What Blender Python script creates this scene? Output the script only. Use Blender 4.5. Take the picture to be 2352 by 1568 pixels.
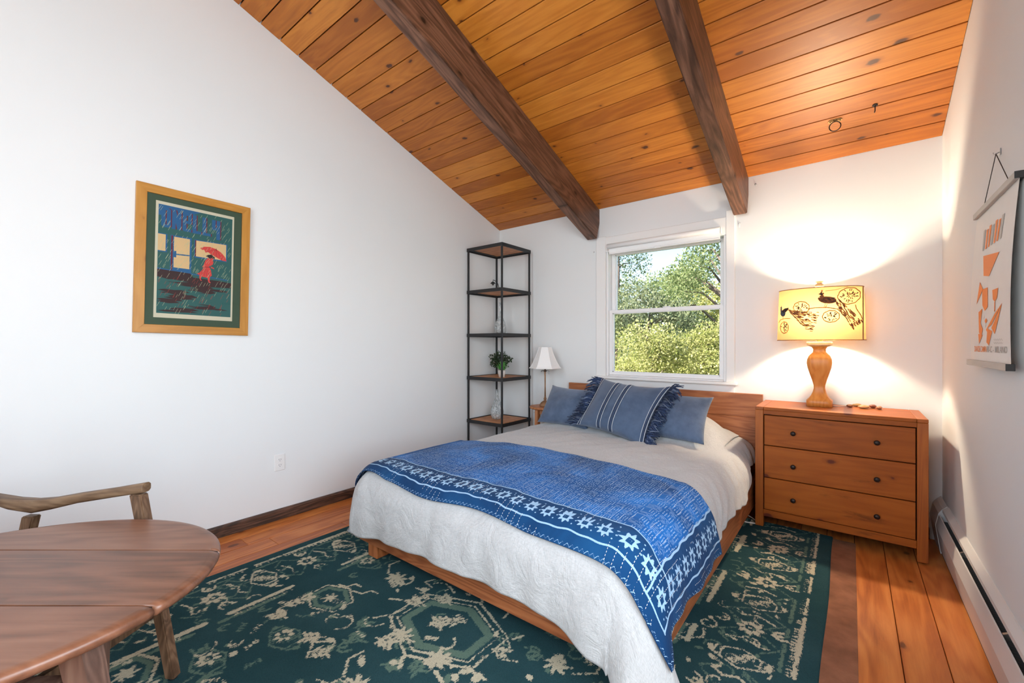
import bpy, bmesh, math, random
import numpy as np
from mathutils import Vector, Matrix, noise

for o in list(bpy.data.objects):
    bpy.data.objects.remove(o, do_unlink=True)
SC = bpy.context.scene
COL = SC.collection
PI = math.pi
random.seed(7)

# ------------------------------------------------------------------ camera
F_PX = 985.0
YAW = math.atan(779.0 / F_PX)
cam_d = bpy.data.cameras.new('camera')
cam_d.sensor_fit = 'HORIZONTAL'
cam_d.sensor_width = 36.0
cam_d.lens = F_PX / 2352.0 * 36.0
cam_d.shift_y = 7.0 / 2352.0
cam_d.clip_start = 0.02
cam = bpy.data.objects.new('camera', cam_d)
cam.location = (0, 0, 1.25)
cam.rotation_euler = (PI / 2, 0, YAW)
COL.objects.link(cam)
SC.camera = cam

# ------------------------------------------------------------------ look
SC.view_settings.view_transform = 'Standard'
SC.view_settings.look = 'None'
SC.view_settings.exposure = 0.50
SC.view_settings.gamma = 1.0
SC.view_settings.use_curve_mapping = False
SC.cycles.use_denoising = True
SC.cycles.max_bounces = 10
SC.cycles.diffuse_bounces = 6
SC.cycles.transparent_max_bounces = 12
SC.cycles.caustics_reflective = False
SC.cycles.caustics_refractive = False
SC.cycles.sample_clamp_indirect = 6.0

# ------------------------------------------------------------------ sky, sun, daylight at the right window, added rear fill
world = bpy.data.worlds.new('sky')
SC.world = world
world.use_nodes = True
wn = world.node_tree.nodes
wl = world.node_tree.links
wn.clear()
w_out = wn.new('ShaderNodeOutputWorld')
w_bg = wn.new('ShaderNodeBackground')
w_sky = wn.new('ShaderNodeTexSky')
w_sky.sky_type = 'NISHITA'
w_sky.sun_disc = False
w_sky.sun_elevation = math.radians(48)
w_sky.sun_rotation = math.radians(200)
w_bg.inputs['Strength'].default_value = 0.26
wl.new(w_sky.outputs[0], w_bg.inputs['Color'])
wl.new(w_bg.outputs[0], w_out.inputs['Surface'])


def add_light(name, kind, loc, direction, energy, color, **kw):
    d = bpy.data.lights.new(name, kind)
    d.energy = energy
    d.color = color
    for k, v in kw.items():
        setattr(d, k, v)
    o = bpy.data.objects.new(name, d)
    o.location = loc
    o.rotation_euler = Vector(direction).to_track_quat('-Z', 'Y').to_euler()
    COL.objects.link(o)
    return o


add_light('sun', 'SUN', (-6, -4, 12), (0.62, 0.5, -0.62), 13.0, (1.0, 0.95, 0.86), angle=0.009)
# daylight entering by the big window of the right wall (out of frame); the rear light is added fill
add_light('daylight_right_window', 'AREA', (0.60, 0.55, 1.50), (-1, 0.12, -0.05), 58, (0.84, 0.93, 1.0), shape='RECTANGLE', size=1.5, size_y=1.40)
add_light('rear_fill_light', 'AREA', (-1.05, -1.76, 2.15), (0, 1, -0.25), 48, (0.85, 0.94, 1.0), shape='RECTANGLE', size=1.7, size_y=2.7)

# ------------------------------------------------------------------ room numbers
XL, XR, YB, YR = -3.219, 0.455, 3.840, -1.60
ZB, SLOPE = 2.577, 0.348               # ceiling height at the back wall, rise towards the camera


def ceil_z(y):
    return ZB + SLOPE * (YB - y)


# ================================================================== helpers
def mesh(name, verts, faces, mats=(), smooth=False, fmat=None, uvs=None):
    me = bpy.data.meshes.new(name)
    me.from_pydata([tuple(v) for v in verts], [], [tuple(f) for f in faces])
    for m in (mats if isinstance(mats, (list, tuple)) else [mats]):
        me.materials.append(m)
    if smooth:
        me.polygons.foreach_set('use_smooth', [True] * len(me.polygons))
    if fmat is not None:
        me.polygons.foreach_set('material_index', fmat)
    me.update()
    return me


def grid_mesh(name, P, mats, smooth=True, attrs=None, uv=None):
    """P: (n, m, 3) array -> quad grid, optional float point attributes (n, m) and uv (n, m, 2)"""
    n, m, _ = P.shape
    me = bpy.data.meshes.new(name)
    nv = n * m
    nf = (n - 1) * (m - 1)
    idx = np.arange(nv).reshape(n, m)
    q = np.stack([idx[:-1, :-1], idx[1:, :-1], idx[1:, 1:], idx[:-1, 1:]], -1).reshape(-1)
    me.vertices.add(nv)
    me.vertices.foreach_set('co', P.astype(np.float32).reshape(-1))
    me.loops.add(nf * 4)
    me.loops.foreach_set('vertex_index', q.astype(np.int32))
    me.polygons.add(nf)
    me.polygons.foreach_set('loop_start', np.arange(0, nf * 4, 4, dtype=np.int32))
    me.polygons.foreach_set('use_smooth', np.full(nf, smooth))
    for mm in (mats if isinstance(mats, (list, tuple)) else [mats]):
        me.materials.append(mm)
    me.update(calc_edges=True)
    for k, v in (attrs or {}).items():
        a = me.attributes.new(k, 'FLOAT', 'POINT')
        a.data.foreach_set('value', v.astype(np.float32).reshape(-1))
    if uv is not None:
        l = me.uv_layers.new(name='UVMap')
        l.data.foreach_set('uv', uv.reshape(-1, 2)[q].astype(np.float32).reshape(-1))
    me.validate()
    return me


def obj(name, me, parent=None, loc=(0, 0, 0), rot=(0, 0, 0)):
    o = bpy.data.objects.new(name, me)
    COL.objects.link(o)
    o.location = loc
    o.rotation_euler = rot
    if parent is not None:
        o.parent = parent
    return o


def tag(o, label=None, cat=None, group=None, kind=None):
    if label:
        o['label'] = label
    if cat:
        o['category'] = cat
    if group:
        o['group'] = group
    if kind:
        o['kind'] = kind
    return o


def thing(name, label, cat, loc=(0, 0, 0), rot=(0, 0, 0), group=None):
    return tag(obj(name, None, None, loc, rot), label, cat, group)


def structure(o, label=None):
    return tag(o, label, None, None, 'structure')


def wloc(parent, p):
    """location of a child whose parent has no rotation and no parent with rotation"""
    q = Vector(p)
    while parent is not None:
        q = q - parent.location
        parent = parent.parent
    return q


_box = {}


def box_mesh(size, mat, bev=0.003, name='board'):
    key = (tuple(round(s, 5) for s in size), mat.name, bev)
    if key in _box:
        return _box[key]
    bm = bmesh.new()
    bmesh.ops.create_cube(bm, size=1.0)
    bmesh.ops.scale(bm, vec=size, verts=bm.verts)
    b = min(bev, min(size) * 0.45)
    if b > 0:
        bmesh.ops.bevel(bm, geom=list(bm.edges), offset=b, segments=1, affect='EDGES', profile=0.5)
    me = bpy.data.meshes.new(name)
    bm.to_mesh(me)
    bm.free()
    me.materials.append(mat)
    _box[key] = me
    return me


def box(name, lo, hi, mat, parent=None, bev=0.003):
    """board given by two opposite world corners (parent unrotated)"""
    lo = Vector(lo)
    hi = Vector(hi)
    c = (lo + hi) / 2
    return obj(name, box_mesh(tuple(hi - lo), mat, bev, name), parent, wloc(parent, c))


def raw_box(V, Fc, lo, hi):
    b = len(V)
    x0, y0, z0 = lo
    x1, y1, z1 = hi
    V += [(x0, y0, z0), (x1, y0, z0), (x1, y1, z0), (x0, y1, z0), (x0, y0, z1), (x1, y0, z1), (x1, y1, z1), (x0, y1, z1)]
    Fc += [(b, b + 3, b + 2, b + 1), (b + 4, b + 5, b + 6, b + 7), (b, b + 1, b + 5, b + 4), (b + 1, b + 2, b + 6, b + 5), (b + 2, b + 3, b + 7, b + 6), (b + 3, b, b + 4, b + 7)]


def lathe(name, prof, mat, segs=32, cross=None, smooth=True, caps=True):
    """profile [(r, z)]; cross(theta) -> (cx, cy) unit cross-section"""
    V, Fc = [], []
    cross = cross or (lambda t: (math.cos(t), math.sin(t)))
    cs = [cross(2 * PI * k / segs) for k in range(segs)]
    for r, z in prof:
        V += [(r * c[0], r * c[1], z) for c in cs]
    for i in range(len(prof) - 1):
        for k in range(segs):
            a = i * segs + k
            b = i * segs + (k + 1) % segs
            Fc.append((a, b, b + segs, a + segs))
    if caps:
        Fc.append(tuple(reversed(range(segs))))
        n = (len(prof) - 1) * segs
        Fc.append(tuple(range(n, n + segs)))
    me = mesh(name, V, Fc, mat)
    if smooth:
        me.polygons.foreach_set('use_smooth', [len(p.vertices) == 4 for p in me.polygons])
    return me


def sqc(e=5.0):
    def f(t):
        c, s = math.cos(t), math.sin(t)
        r = (abs(c) ** e + abs(s) ** e) ** (-1 / e)
        return (r * c, r * s)
    return f


def polyc(n, rot=0.0):
    def f(t):
        a = ((t - rot) % (2 * PI / n)) - PI / n
        r = math.cos(PI / n) / math.cos(a)
        return (r * math.cos(t), r * math.sin(t))
    return f


def tube(name, pts, rad, mat, segs=8, smooth=True):
    """tube along a polyline, rad number or list"""
    pts = [Vector(p) for p in pts]
    V, Fc = tube_raw(pts, rad, segs)
    me = mesh(name, V, Fc, mat)
    if smooth:
        me.polygons.foreach_set('use_smooth', [len(p.vertices) == 4 for p in me.polygons])
    return me


def tube_raw(pts, rad, segs, V=None, Fc=None):
    V = [] if V is None else V
    Fc = [] if Fc is None else Fc
    base = len(V)
    n = len(pts)
    up = Vector((0, 0, 1))
    for i, p in enumerate(pts):
        t = (pts[min(i + 1, n - 1)] - pts[max(i - 1, 0)])
        t = t.normalized() if t.length > 1e-9 else Vector((0, 0, 1))
        if abs(t.dot(up)) > 0.96:
            up = Vector((1, 0, 0))
        a = t.cross(up).normalized()
        b = t.cross(a).normalized()
        up = b.cross(t) if b.cross(t).length > 0.1 else up
        up = -b
        r = rad[i] if isinstance(rad, (list, tuple)) else rad
        for k in range(segs):
            th = 2 * PI * k / segs
            V.append(p + a * (r * math.cos(th)) + b * (r * math.sin(th)))
    for i in range(n - 1):
        for k in range(segs):
            x = base + i * segs + k
            y = base + i * segs + (k + 1) % segs
            Fc.append((x, y, y + segs, x + segs))
    Fc.append(tuple(reversed(range(base, base + segs))))
    Fc.append(tuple(range(base + (n - 1) * segs, base + n * segs)))
    return V, Fc


def prism(name, outline, axis, a0, a1, mat, smooth=False):
    """extrude a 2-D outline along an axis: 'x' -> (y,z), 'y' -> (x,z), 'z' -> (x,y)"""
    n = len(outline)

    def P(p, a):
        if axis == 'x':
            return (a, p[0], p[1])
        if axis == 'y':
            return (p[0], a, p[1])
        return (p[0], p[1], a)
    V = [P(p, a0) for p in outline] + [P(p, a1) for p in outline]
    Fc = [tuple(range(n)), tuple(reversed(range(n, 2 * n)))]
    for k in range(n):
        Fc.append((k, k + n, (k + 1) % n + n, (k + 1) % n))
    me = mesh(name, V, Fc, mat)
    bm = bmesh.new()
    bm.from_mesh(me)
    bmesh.ops.recalc_face_normals(bm, faces=bm.faces)
    bm.to_mesh(me)
    bm.free()
    return me


# ------------------------------------------------------------------ materials
def new_mat(name):
    m = bpy.data.materials.new(name)
    m.use_nodes = True
    nt = m.node_tree
    b = nt.nodes['Principled BSDF']
    return m, nt, b


def N(nt, kind, **kw):
    n = nt.nodes.new(kind)
    for k, v in kw.items():
        setattr(n, k, v)
    return n


def val(nt, op, a, b=None, c=None, clamp=False):
    n = nt.nodes.new('ShaderNodeMath')
    n.operation = op
    n.use_clamp = clamp
    for i, x in enumerate((a, b, c)):
        if x is None:
            continue
        if isinstance(x, (int, float)):
            n.inputs[i].default_value = x
        else:
            nt.links.new(x, n.inputs[i])
    return n.outputs[0]


def mixc(nt, f, a, b, blend='MIX'):
    n = nt.nodes.new('ShaderNodeMix')
    n.data_type = 'RGBA'
    n.blend_type = blend
    for s, x in ((n.inputs[0], f), (n.inputs[6], a), (n.inputs[7], b)):
        if isinstance(x, (int, float)):
            s.default_value = x
        elif isinstance(x, (tuple, list)):
            s.default_value = (x[0], x[1], x[2], 1)
        else:
            nt.links.new(x, s)
    return n.outputs[2]


def ramp(nt, f, stops):
    n = nt.nodes.new('ShaderNodeValToRGB')
    el = n.color_ramp.elements
    while len(el) > 1:
        el.remove(el[0])
    el[0].position = stops[0][0]
    el[0].color = (*stops[0][1], 1)
    for p, c in stops[1:]:
        e = el.new(p)
        e.color = (*c, 1)
    nt.links.new(f, n.inputs[0])
    return n.outputs[0]


def smoothstep(nt, x, a, b):
    n = nt.nodes.new('ShaderNodeMapRange')
    n.interpolation_type = 'SMOOTHSTEP'
    nt.links.new(x, n.inputs[0])
    n.inputs[1].default_value = a
    n.inputs[2].default_value = b
    return n.outputs[0]


def noise_tex(nt, vec, scale, detail=3.0, rough=0.55, dist=0.0):
    n = nt.nodes.new('ShaderNodeTexNoise')
    n.inputs['Scale'].default_value = scale
    n.inputs['Detail'].default_value = detail
    n.inputs['Roughness'].default_value = rough
    n.inputs['Distortion'].default_value = dist
    if vec is not None:
        nt.links.new(vec, n.inputs['Vector'])
    return n.outputs['Fac']


def bump(nt, b, h, strength=0.3, dist=0.002):
    n = nt.nodes.new('ShaderNodeBump')
    n.inputs['Strength'].default_value = strength
    n.inputs['Distance'].default_value = dist
    nt.links.new(h, n.inputs['Height'])
    nt.links.new(n.outputs[0], b.inputs['Normal'])
    return n


def plain(name, col, rough=0.5, metal=0.0, bump_scale=0, bump_s=0.2, var=0.0, spec=0.5):
    m, nt, b = new_mat(name)
    b.inputs['Base Color'].default_value = (*col, 1)
    b.inputs['Roughness'].default_value = rough
    b.inputs['Metallic'].default_value = metal
    b.inputs['Specular IOR Level'].default_value = spec
    tc = N(nt, 'ShaderNodeTexCoord')
    if var > 0:
        f = noise_tex(nt, tc.outputs['Object'], 9.0, 4.0)
        c = ramp(nt, f, [(0.3, tuple(x * (1 - var) for x in col)), (0.7, tuple(min(1, x * (1 + var)) for x in col))])
        nt.links.new(c, b.inputs['Base Color'])
    if bump_scale:
        bump(nt, b, noise_tex(nt, tc.outputs['Object'], bump_scale, 3.0), bump_s, 0.002)
    return m


def wood(name, dark, mid, light, axis='x', rough=0.45, grain=1.0, knots=0.0, contrast=1.0, rnd=0.25, stain=0.0, spec=0.4, knot_col=None, flat=2):
    m, nt, b = new_mat(name)
    tc = N(nt, 'ShaderNodeTexCoord')
    oi = N(nt, 'ShaderNodeObjectInfo')
    off = N(nt, 'ShaderNodeVectorMath', operation='SCALE')
    comb = N(nt, 'ShaderNodeCombineXYZ')
    nt.links.new(val(nt, 'MULTIPLY', oi.outputs['Random'], 31.7), comb.inputs[0])
    nt.links.new(val(nt, 'MULTIPLY', oi.outputs['Random'], 17.3), comb.inputs[1])
    nt.links.new(val(nt, 'MULTIPLY', oi.outputs['Random'], 53.1), comb.inputs[2])
    add = N(nt, 'ShaderNodeVectorMath', operation='ADD')
    nt.links.new(tc.outputs['Object'], add.inputs[0])
    nt.links.new(comb.outputs[0], add.inputs[1])
    mp = N(nt, 'ShaderNodeMapping')
    s = {'x': (1.3, 9, 9), 'y': (9, 1.3, 9), 'z': (9, 9, 1.3)}[axis]
    mp.inputs['Scale'].default_value = tuple(q * grain for q in s)
    nt.links.new(add.outputs[0], mp.inputs['Vector'])
    n1 = noise_tex(nt, mp.outputs[0], 1.6, 5.0, 0.62, 0.8)
    mp2 = N(nt, 'ShaderNodeMapping')
    s2 = {'x': (3, 110, 110), 'y': (110, 3, 110), 'z': (110, 110, 3)}[axis]
    mp2.inputs['Scale'].default_value = s2
    nt.links.new(add.outputs[0], mp2.inputs['Vector'])
    n2 = noise_tex(nt, mp2.outputs[0], 1.0, 3.0, 0.6, 0.2)
    mp3 = N(nt, 'ShaderNodeMapping')
    s3 = {'x': (0.55, 5, 5), 'y': (5, 0.55, 5), 'z': (5, 5, 0.55)}[axis]
    mp3.inputs['Scale'].default_value = tuple(q * grain for q in s3)
    nt.links.new(add.outputs[0], mp3.inputs['Vector'])
    n3 = noise_tex(nt, mp3.outputs[0], 1.3, 2.0, 0.45, 0.3)
    rings = val(nt, 'ADD', val(nt, 'MULTIPLY', val(nt, 'SINE', val(nt, 'MULTIPLY', n3, 70.0)), 0.5), 0.5)
    f = val(nt, 'ADD', val(nt, 'MULTIPLY', n1, 0.62), val(nt, 'MULTIPLY', n2, 0.22))
    f = val(nt, 'ADD', f, val(nt, 'MULTIPLY', rings, 0.16))
    f = val(nt, 'ADD', val(nt, 'MULTIPLY', val(nt, 'SUBTRACT', f, 0.5), contrast), 0.5)
    f = val(nt, 'ADD', f, val(nt, 'MULTIPLY', val(nt, 'SUBTRACT', oi.outputs['Random'], 0.5), rnd))
    c = ramp(nt, f, [(0.30, dark), (0.5, mid), (0.72, light)])
    if knots > 0:
        sp3 = N(nt, 'ShaderNodeSeparateXYZ')
        nt.links.new(add.outputs[0], sp3.inputs[0])
        gi_ = {'x': 0, 'y': 1, 'z': 2}[axis]
        ot_ = [i_ for i_ in range(3) if i_ != gi_ and i_ != flat]
        cb3 = N(nt, 'ShaderNodeCombineXYZ')
        nt.links.new(val(nt, 'MULTIPLY', sp3.outputs[gi_], 0.55), cb3.inputs[0])
        nt.links.new(sp3.outputs[ot_[0]], cb3.inputs[1])
        warp = N(nt, 'ShaderNodeVectorMath', operation='ADD')
        nv = nt.nodes.new('ShaderNodeTexNoise')
        nv.inputs['Scale'].default_value = 30
        nt.links.new(cb3.outputs[0], nv.inputs['Vector'])
        sc = N(nt, 'ShaderNodeVectorMath', operation='SCALE')
        sc.inputs['Scale'].default_value = 0.022
        nt.links.new(nv.outputs['Color'], sc.inputs[0])
        nt.links.new(cb3.outputs[0], warp.inputs[0])
        nt.links.new(sc.outputs[0], warp.inputs[1])
        v = nt.nodes.new('ShaderNodeTexVoronoi')
        v.voronoi_dimensions = '2D'
        v.inputs['Scale'].default_value = 5.0
        nt.links.new(warp.outputs[0], v.inputs['Vector'])
        size = val(nt, 'MULTIPLY', val(nt, 'MAXIMUM', val(nt, 'SUBTRACT', N_sep(nt, v.outputs['Color']), 0.50), 0.0), 0.17)
        kd = val(nt, 'SUBTRACT', v.outputs['Distance'], size)
        kf = val(nt, 'SUBTRACT', 1.0, smoothstep(nt, kd, -0.030, 0.020))
        halo = val(nt, 'MULTIPLY', val(nt, 'SUBTRACT', 1.0, smoothstep(nt, kd, 0.0, 0.10)), val(nt, 'MULTIPLY', smoothstep(nt, size, 0.0, 0.02), 0.6))
        c = mixc(nt, val(nt, 'MULTIPLY', halo, knots), c, dark)
        kf = val(nt, 'MULTIPLY', kf, smoothstep(nt, size, 0.0, 0.012))
        kf = val(nt, 'MULTIPLY', kf, knots)
        c = mixc(nt, kf, c, knot_col or tuple(q * 0.28 for q in dark))
    if stain > 0:
        ms = N(nt, 'ShaderNodeMapping')
        ms.inputs['Scale'].default_value = {'x': (2, 14, 14), 'y': (14, 2, 14), 'z': (14, 14, 2)}[axis]
        nt.links.new(add.outputs[0], ms.inputs['Vector'])
        sf = noise_tex(nt, ms.outputs[0], 1.0, 6.0, 0.7, 0.4)
        sf = val(nt, 'MULTIPLY', smoothstep(nt, sf, 0.57, 0.76), stain)
        c = mixc(nt, sf, c, tuple(q * 0.2 for q in dark))
    nt.links.new(c, b.inputs['Base Color'])
    b.inputs['Roughness'].default_value = rough
    b.inputs['Specular IOR Level'].default_value = spec
    bump(nt, b, n2, 0.12, 0.001)
    return m


def N_sep(nt, col):
    n = nt.nodes.new('ShaderNodeSeparateColor')
    nt.links.new(col, n.inputs[0])
    return n.outputs[0]


def glass_pane(name, tint=(1, 1, 1), refl=0.06):
    """window glass: clear, with the mirror reflection of a flat pane"""
    m = bpy.data.materials.new(name)
    m.use_nodes = True
    nt = m.node_tree
    nt.nodes.clear()
    out = N(nt, 'ShaderNodeOutputMaterial')
    t = N(nt, 'ShaderNodeBsdfTransparent')
    t.inputs[0].default_value = (*tint, 1)
    g = N(nt, 'ShaderNodeBsdfGlossy')
    g.inputs['Roughness'].default_value = 0.0
    fr = N(nt, 'ShaderNodeFresnel')
    fr.inputs[0].default_value = 1.45
    mx = N(nt, 'ShaderNodeMixShader')
    nt.links.new(fr.outputs[0], mx.inputs[0])
    nt.links.new(t.outputs[0], mx.inputs[1])
    nt.links.new(g.outputs[0], mx.inputs[2])
    nt.links.new(mx.outputs[0], out.inputs[0])
    return m


def paint(name, col, rough=0.6, scale=60.0, s=0.05):
    m, nt, b = new_mat(name)
    tc = N(nt, 'ShaderNodeTexCoord')
    f = noise_tex(nt, tc.outputs['Object'], 1.3, 4.0)
    c = ramp(nt, f, [(0.25, tuple(x * 0.975 for x in col)), (0.75, col)])
    nt.links.new(c, b.inputs['Base Color'])
    b.inputs['Roughness'].default_value = rough
    b.inputs['Specular IOR Level'].default_value = 0.3
    bump(nt, b, noise_tex(nt, tc.outputs['Object'], scale, 3.0), s, 0.002)
    return m


M_WALL = paint('wall_paint', (0.775, 0.795, 0.80))
M_WHITE = paint('white_trim_paint', (0.82, 0.82, 0.81), 0.4, 30, 0.03)
M_VINYL = plain('white_vinyl', (0.84, 0.84, 0.84), 0.35)
M_BLIND = plain('blind_fabric', (0.85, 0.85, 0.84), 0.7)
M_CEIL = wood('ceiling_pine', (0.36, 0.105, 0.011), (0.49, 0.160, 0.018), (0.61, 0.225, 0.030), 'x', 0.42, 1.0, 0.95, 0.75, 0.40, 0.25, 0.45, knot_col=(0.07, 0.018, 0.006))
M_GROOVE = plain('ceiling_groove', (0.025, 0.008, 0.003), 0.9)
M_FLOOR = wood('floor_pine', (0.34, 0.085, 0.016), (0.50, 0.150, 0.030), (0.62, 0.225, 0.055), 'y', 0.38, 0.9, 0.8, 1.15, 0.35, 0.25, 0.45, knot_col=(0.09, 0.022, 0.008))
M_FGAP = plain('floor_gap', (0.03, 0.012, 0.006), 0.9)
M_BEAM = wood('beam_stain', (0.055, 0.024, 0.013), (0.115, 0.052, 0.029), (0.20, 0.095, 0.055), 'y', 0.45, 1.2, 0.9, 1.3, 0.1, 0.6, knot_col=(0.014, 0.007, 0.004), flat=0)
M_BASE = wood('baseboard_stain', (0.035, 0.022, 0.016), (0.085, 0.042, 0.026), (0.15, 0.075, 0.05), 'y', 0.5, 2.0, 0.0, 1.8, 0.1)
M_TEAK_X = wood('bed_teak_x', (0.22, 0.066, 0.023), (0.335, 0.112, 0.040), (0.43, 0.16, 0.060), 'x', 0.42, 1.2, 0.3, 1.2, 0.2)
M_TEAK_Y = wood('bed_teak_y', (0.22, 0.066, 0.023), (0.335, 0.112, 0.040), (0.43, 0.16, 0.060), 'y', 0.42, 1.2, 0.2, 1.2, 0.2)
M_TEAK_Z = wood('bed_teak_z', (0.24, 0.07, 0.02), (0.36, 0.115, 0.036), (0.47, 0.17, 0.06), 'z', 0.42, 1.2, 0.0, 1.2, 0.2)
M_DR_X = wood('dresser_pine_x', (0.21, 0.048, 0.0055), (0.30, 0.076, 0.008), (0.37, 0.104, 0.012), 'x', 0.45, 1.0, 0.9, 0.62, 0.15, 0.7, 0.25, knot_col=(0.09, 0.016, 0.008), flat=1)
M_DR_Y = wood('dresser_pine_y', (0.21, 0.048, 0.0055), (0.30, 0.076, 0.008), (0.37, 0.104, 0.012), 'y', 0.42, 1.0, 0.3, 0.9, 0.15, 0.2)
M_DR_Z = wood('dresser_pine_z', (0.22, 0.050, 0.006), (0.31, 0.080, 0.009), (0.38, 0.108, 0.013), 'z', 0.42, 1.0, 0.0, 0.9, 0.15, 0.2)
M_DARK = plain('dark_gap', (0.012, 0.006, 0.004), 0.9)
M_KNOB = plain('bronze_knob', (0.028, 0.020, 0.018), 0.38, 0.6)
M_SHELF_METAL = plain('black_metal', (0.022, 0.022, 0.023), 0.45, 0.3)
M_SHELF_WOOD = wood('shelf_wood', (0.34, 0.12, 0.036), (0.52, 0.21, 0.072), (0.64, 0.29, 0.115), 'x', 0.5, 1.4, 0.4, 1.3, 0.2)
M_STOOL = wood('stool_wood', (0.34, 0.12, 0.045), (0.50, 0.20, 0.08), (0.62, 0.29, 0.13), 'z', 0.45, 1.2, 0.0, 1.0, 0.1)
M_TABLE = wood('table_wood', (0.085, 0.034, 0.018), (0.195, 0.080, 0.043), (0.28, 0.132, 0.076), 'x', 0.34, 0.9, 0.35, 0.72, 0.18, 0.6, 0.5, knot_col=(0.05, 0.02, 0.012))
M_TABLE_EDGE = wood('table_edge_wood', (0.085, 0.030, 0.015), (0.18, 0.068, 0.036), (0.27, 0.115, 0.065), 'x', 0.26, 0.9, 0.0, 1.2, 0.1, 0.2, 0.6)
M_TLEG = wood('table_leg_wood', (0.07, 0.035, 0.025), (0.13, 0.07, 0.05), (0.20, 0.12, 0.085), 'z', 0.55, 1.5, 0.0, 1.1, 0.1)
M_CHAIR = wood('chair_wood', (0.10, 0.055, 0.028), (0.17, 0.10, 0.055), (0.26, 0.165, 0.095), 'x', 0.5, 2.0, 0.0, 1.3, 0.1)
M_CHAIR_Z = wood('chair_wood_z', (0.065, 0.034, 0.018), (0.12, 0.064, 0.034), (0.19, 0.11, 0.062), 'z', 0.5, 2.0, 0.0, 1.3, 0.1)
M_NAVY = plain('navy_cloth', (0.012, 0.020, 0.045), 0.9, bump_scale=300, bump_s=0.3)
M_FRAME = wood('frame_oak', (0.42, 0.175, 0.028), (0.54, 0.245, 0.045), (0.64, 0.32, 0.075), 'z', 0.4, 1.0, 0.6, 0.9, 0.1, knot_col=(0.22, 0.08, 0.02))
M_HEATER = plain('heater_enamel', (0.66, 0.66, 0.65), 0.4)
M_FIN = plain('heater_fin', (0.10, 0.10, 0.10), 0.5, 0.6)
M_BLACK = plain('matte_black', (0.012, 0.012, 0.012), 0.6)
M_SLOT = plain('outlet_slot', (0.03, 0.04, 0.09), 0.6)
M_NICKEL = plain('nickel', (0.55, 0.55, 0.55), 0.3, 1.0)
M_BRASS = plain('aged_brass', (0.22, 0.13, 0.05), 0.4, 0.8, var=0.4)
M_CORD = plain('white_cord', (0.75, 0.70, 0.64), 0.5)
M_LAMPWOOD = wood('lamp_wood', (0.50, 0.165, 0.030), (0.62, 0.24, 0.050), (0.70, 0.31, 0.080), 'z', 0.38, 1.2, 0.0, 1.0, 0.1)
M_PALEWOOD = wood('pale_lamp_wood', (0.50, 0.34, 0.18), (0.60, 0.43, 0.25), (0.70, 0.52, 0.32), 'z', 0.4, 1.5, 0.0, 0.8, 0.1)
M_BRONZE = plain('rust_bronze', (0.30, 0.165, 0.085), 0.6, 0.15, 80, 0.3, 0.25)
M_GREY_METAL = plain('grey_metal', (0.10, 0.095, 0.09), 0.45, 0.6)

# ================================================================== room shell
# ---- walls (back and right ones carry a window opening)
WIN = dict(x0=-1.868, x1=-0.800, z0=0.945, z1=2.165)
T = 0.14


def wall(name, boxes, label=None):
    V, Fc = [], []
    for lo, hi in boxes:
        raw_box(V, Fc, lo, hi)
    return structure(obj(name, mesh(name, V, Fc, M_WALL)), label)


zt = ceil_z(YB) + 0.06
wall('wall_back', [((XL - T, YB, -0.1), (WIN['x0'], YB + T, zt)), ((WIN['x1'], YB, -0.1), (XR + T, YB + T, zt)),
                   ((WIN['x0'], YB, -0.1), (WIN['x1'], YB + T, WIN['z0'])), ((WIN['x0'], YB, WIN['z1']), (WIN['x1'], YB + T, zt))])


def side_wall(name, xa, xb, hole=None):
    """gable wall following the slope of the ceiling"""
    V, Fc = [], []

    def strip(y0, y1, z0=None, z1=None):
        b = len(V)
        za = z1 if z1 is not None else ceil_z(y0) + 0.05
        zb = z1 if z1 is not None else ceil_z(y1) + 0.05
        zz = -0.1 if z0 is None else z0
        V.extend([(xa, y0, zz), (xb, y0, zz), (xb, y1, zz), (xa, y1, zz), (xa, y0, za), (xb, y0, za), (xb, y1, zb), (xa, y1, zb)])
        Fc.extend([(b, b + 3, b + 2, b + 1), (b + 4, b + 5, b + 6, b + 7), (b, b + 1, b + 5, b + 4), (b + 1, b + 2, b + 6, b + 5), (b + 2, b + 3, b + 7, b + 6), (b + 3, b, b + 4, b + 7)])
    if hole is None:
        strip(YR - T, YB + 0.001)
    else:
        y0, y1, z0, z1 = hole
        strip(YR - T, y0)
        strip(y1, YB + 0.001)
        strip(y0, y1, None, z0)
        strip(y0, y1, z1, None)
    return structure(obj(name, mesh(name, V, Fc, M_WALL)))


RW = (-0.20, 1.30, 0.80, 2.20)          # opening in the right wall (y0, y1, z0, z1)
side_wall('wall_left', XL - T, XL)
side_wall('wall_right', XR, XR + T, RW)
RR = (-1.90, -0.20, 0.80, 3.50)         # opening added to the rear wall for fill light (x0, x1, z0, z1)
zr = ceil_z(YR) + 0.05
wall('wall_rear', [((XL - T, YR - T, -0.1), (RR[0], YR, zr)), ((RR[1], YR - T, -0.1), (XR + T, YR, zr)),
                   ((RR[0], YR - T, -0.1), (RR[1], YR, RR[2])), ((RR[0], YR - T, RR[3]), (RR[1], YR, zr))])

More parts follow.
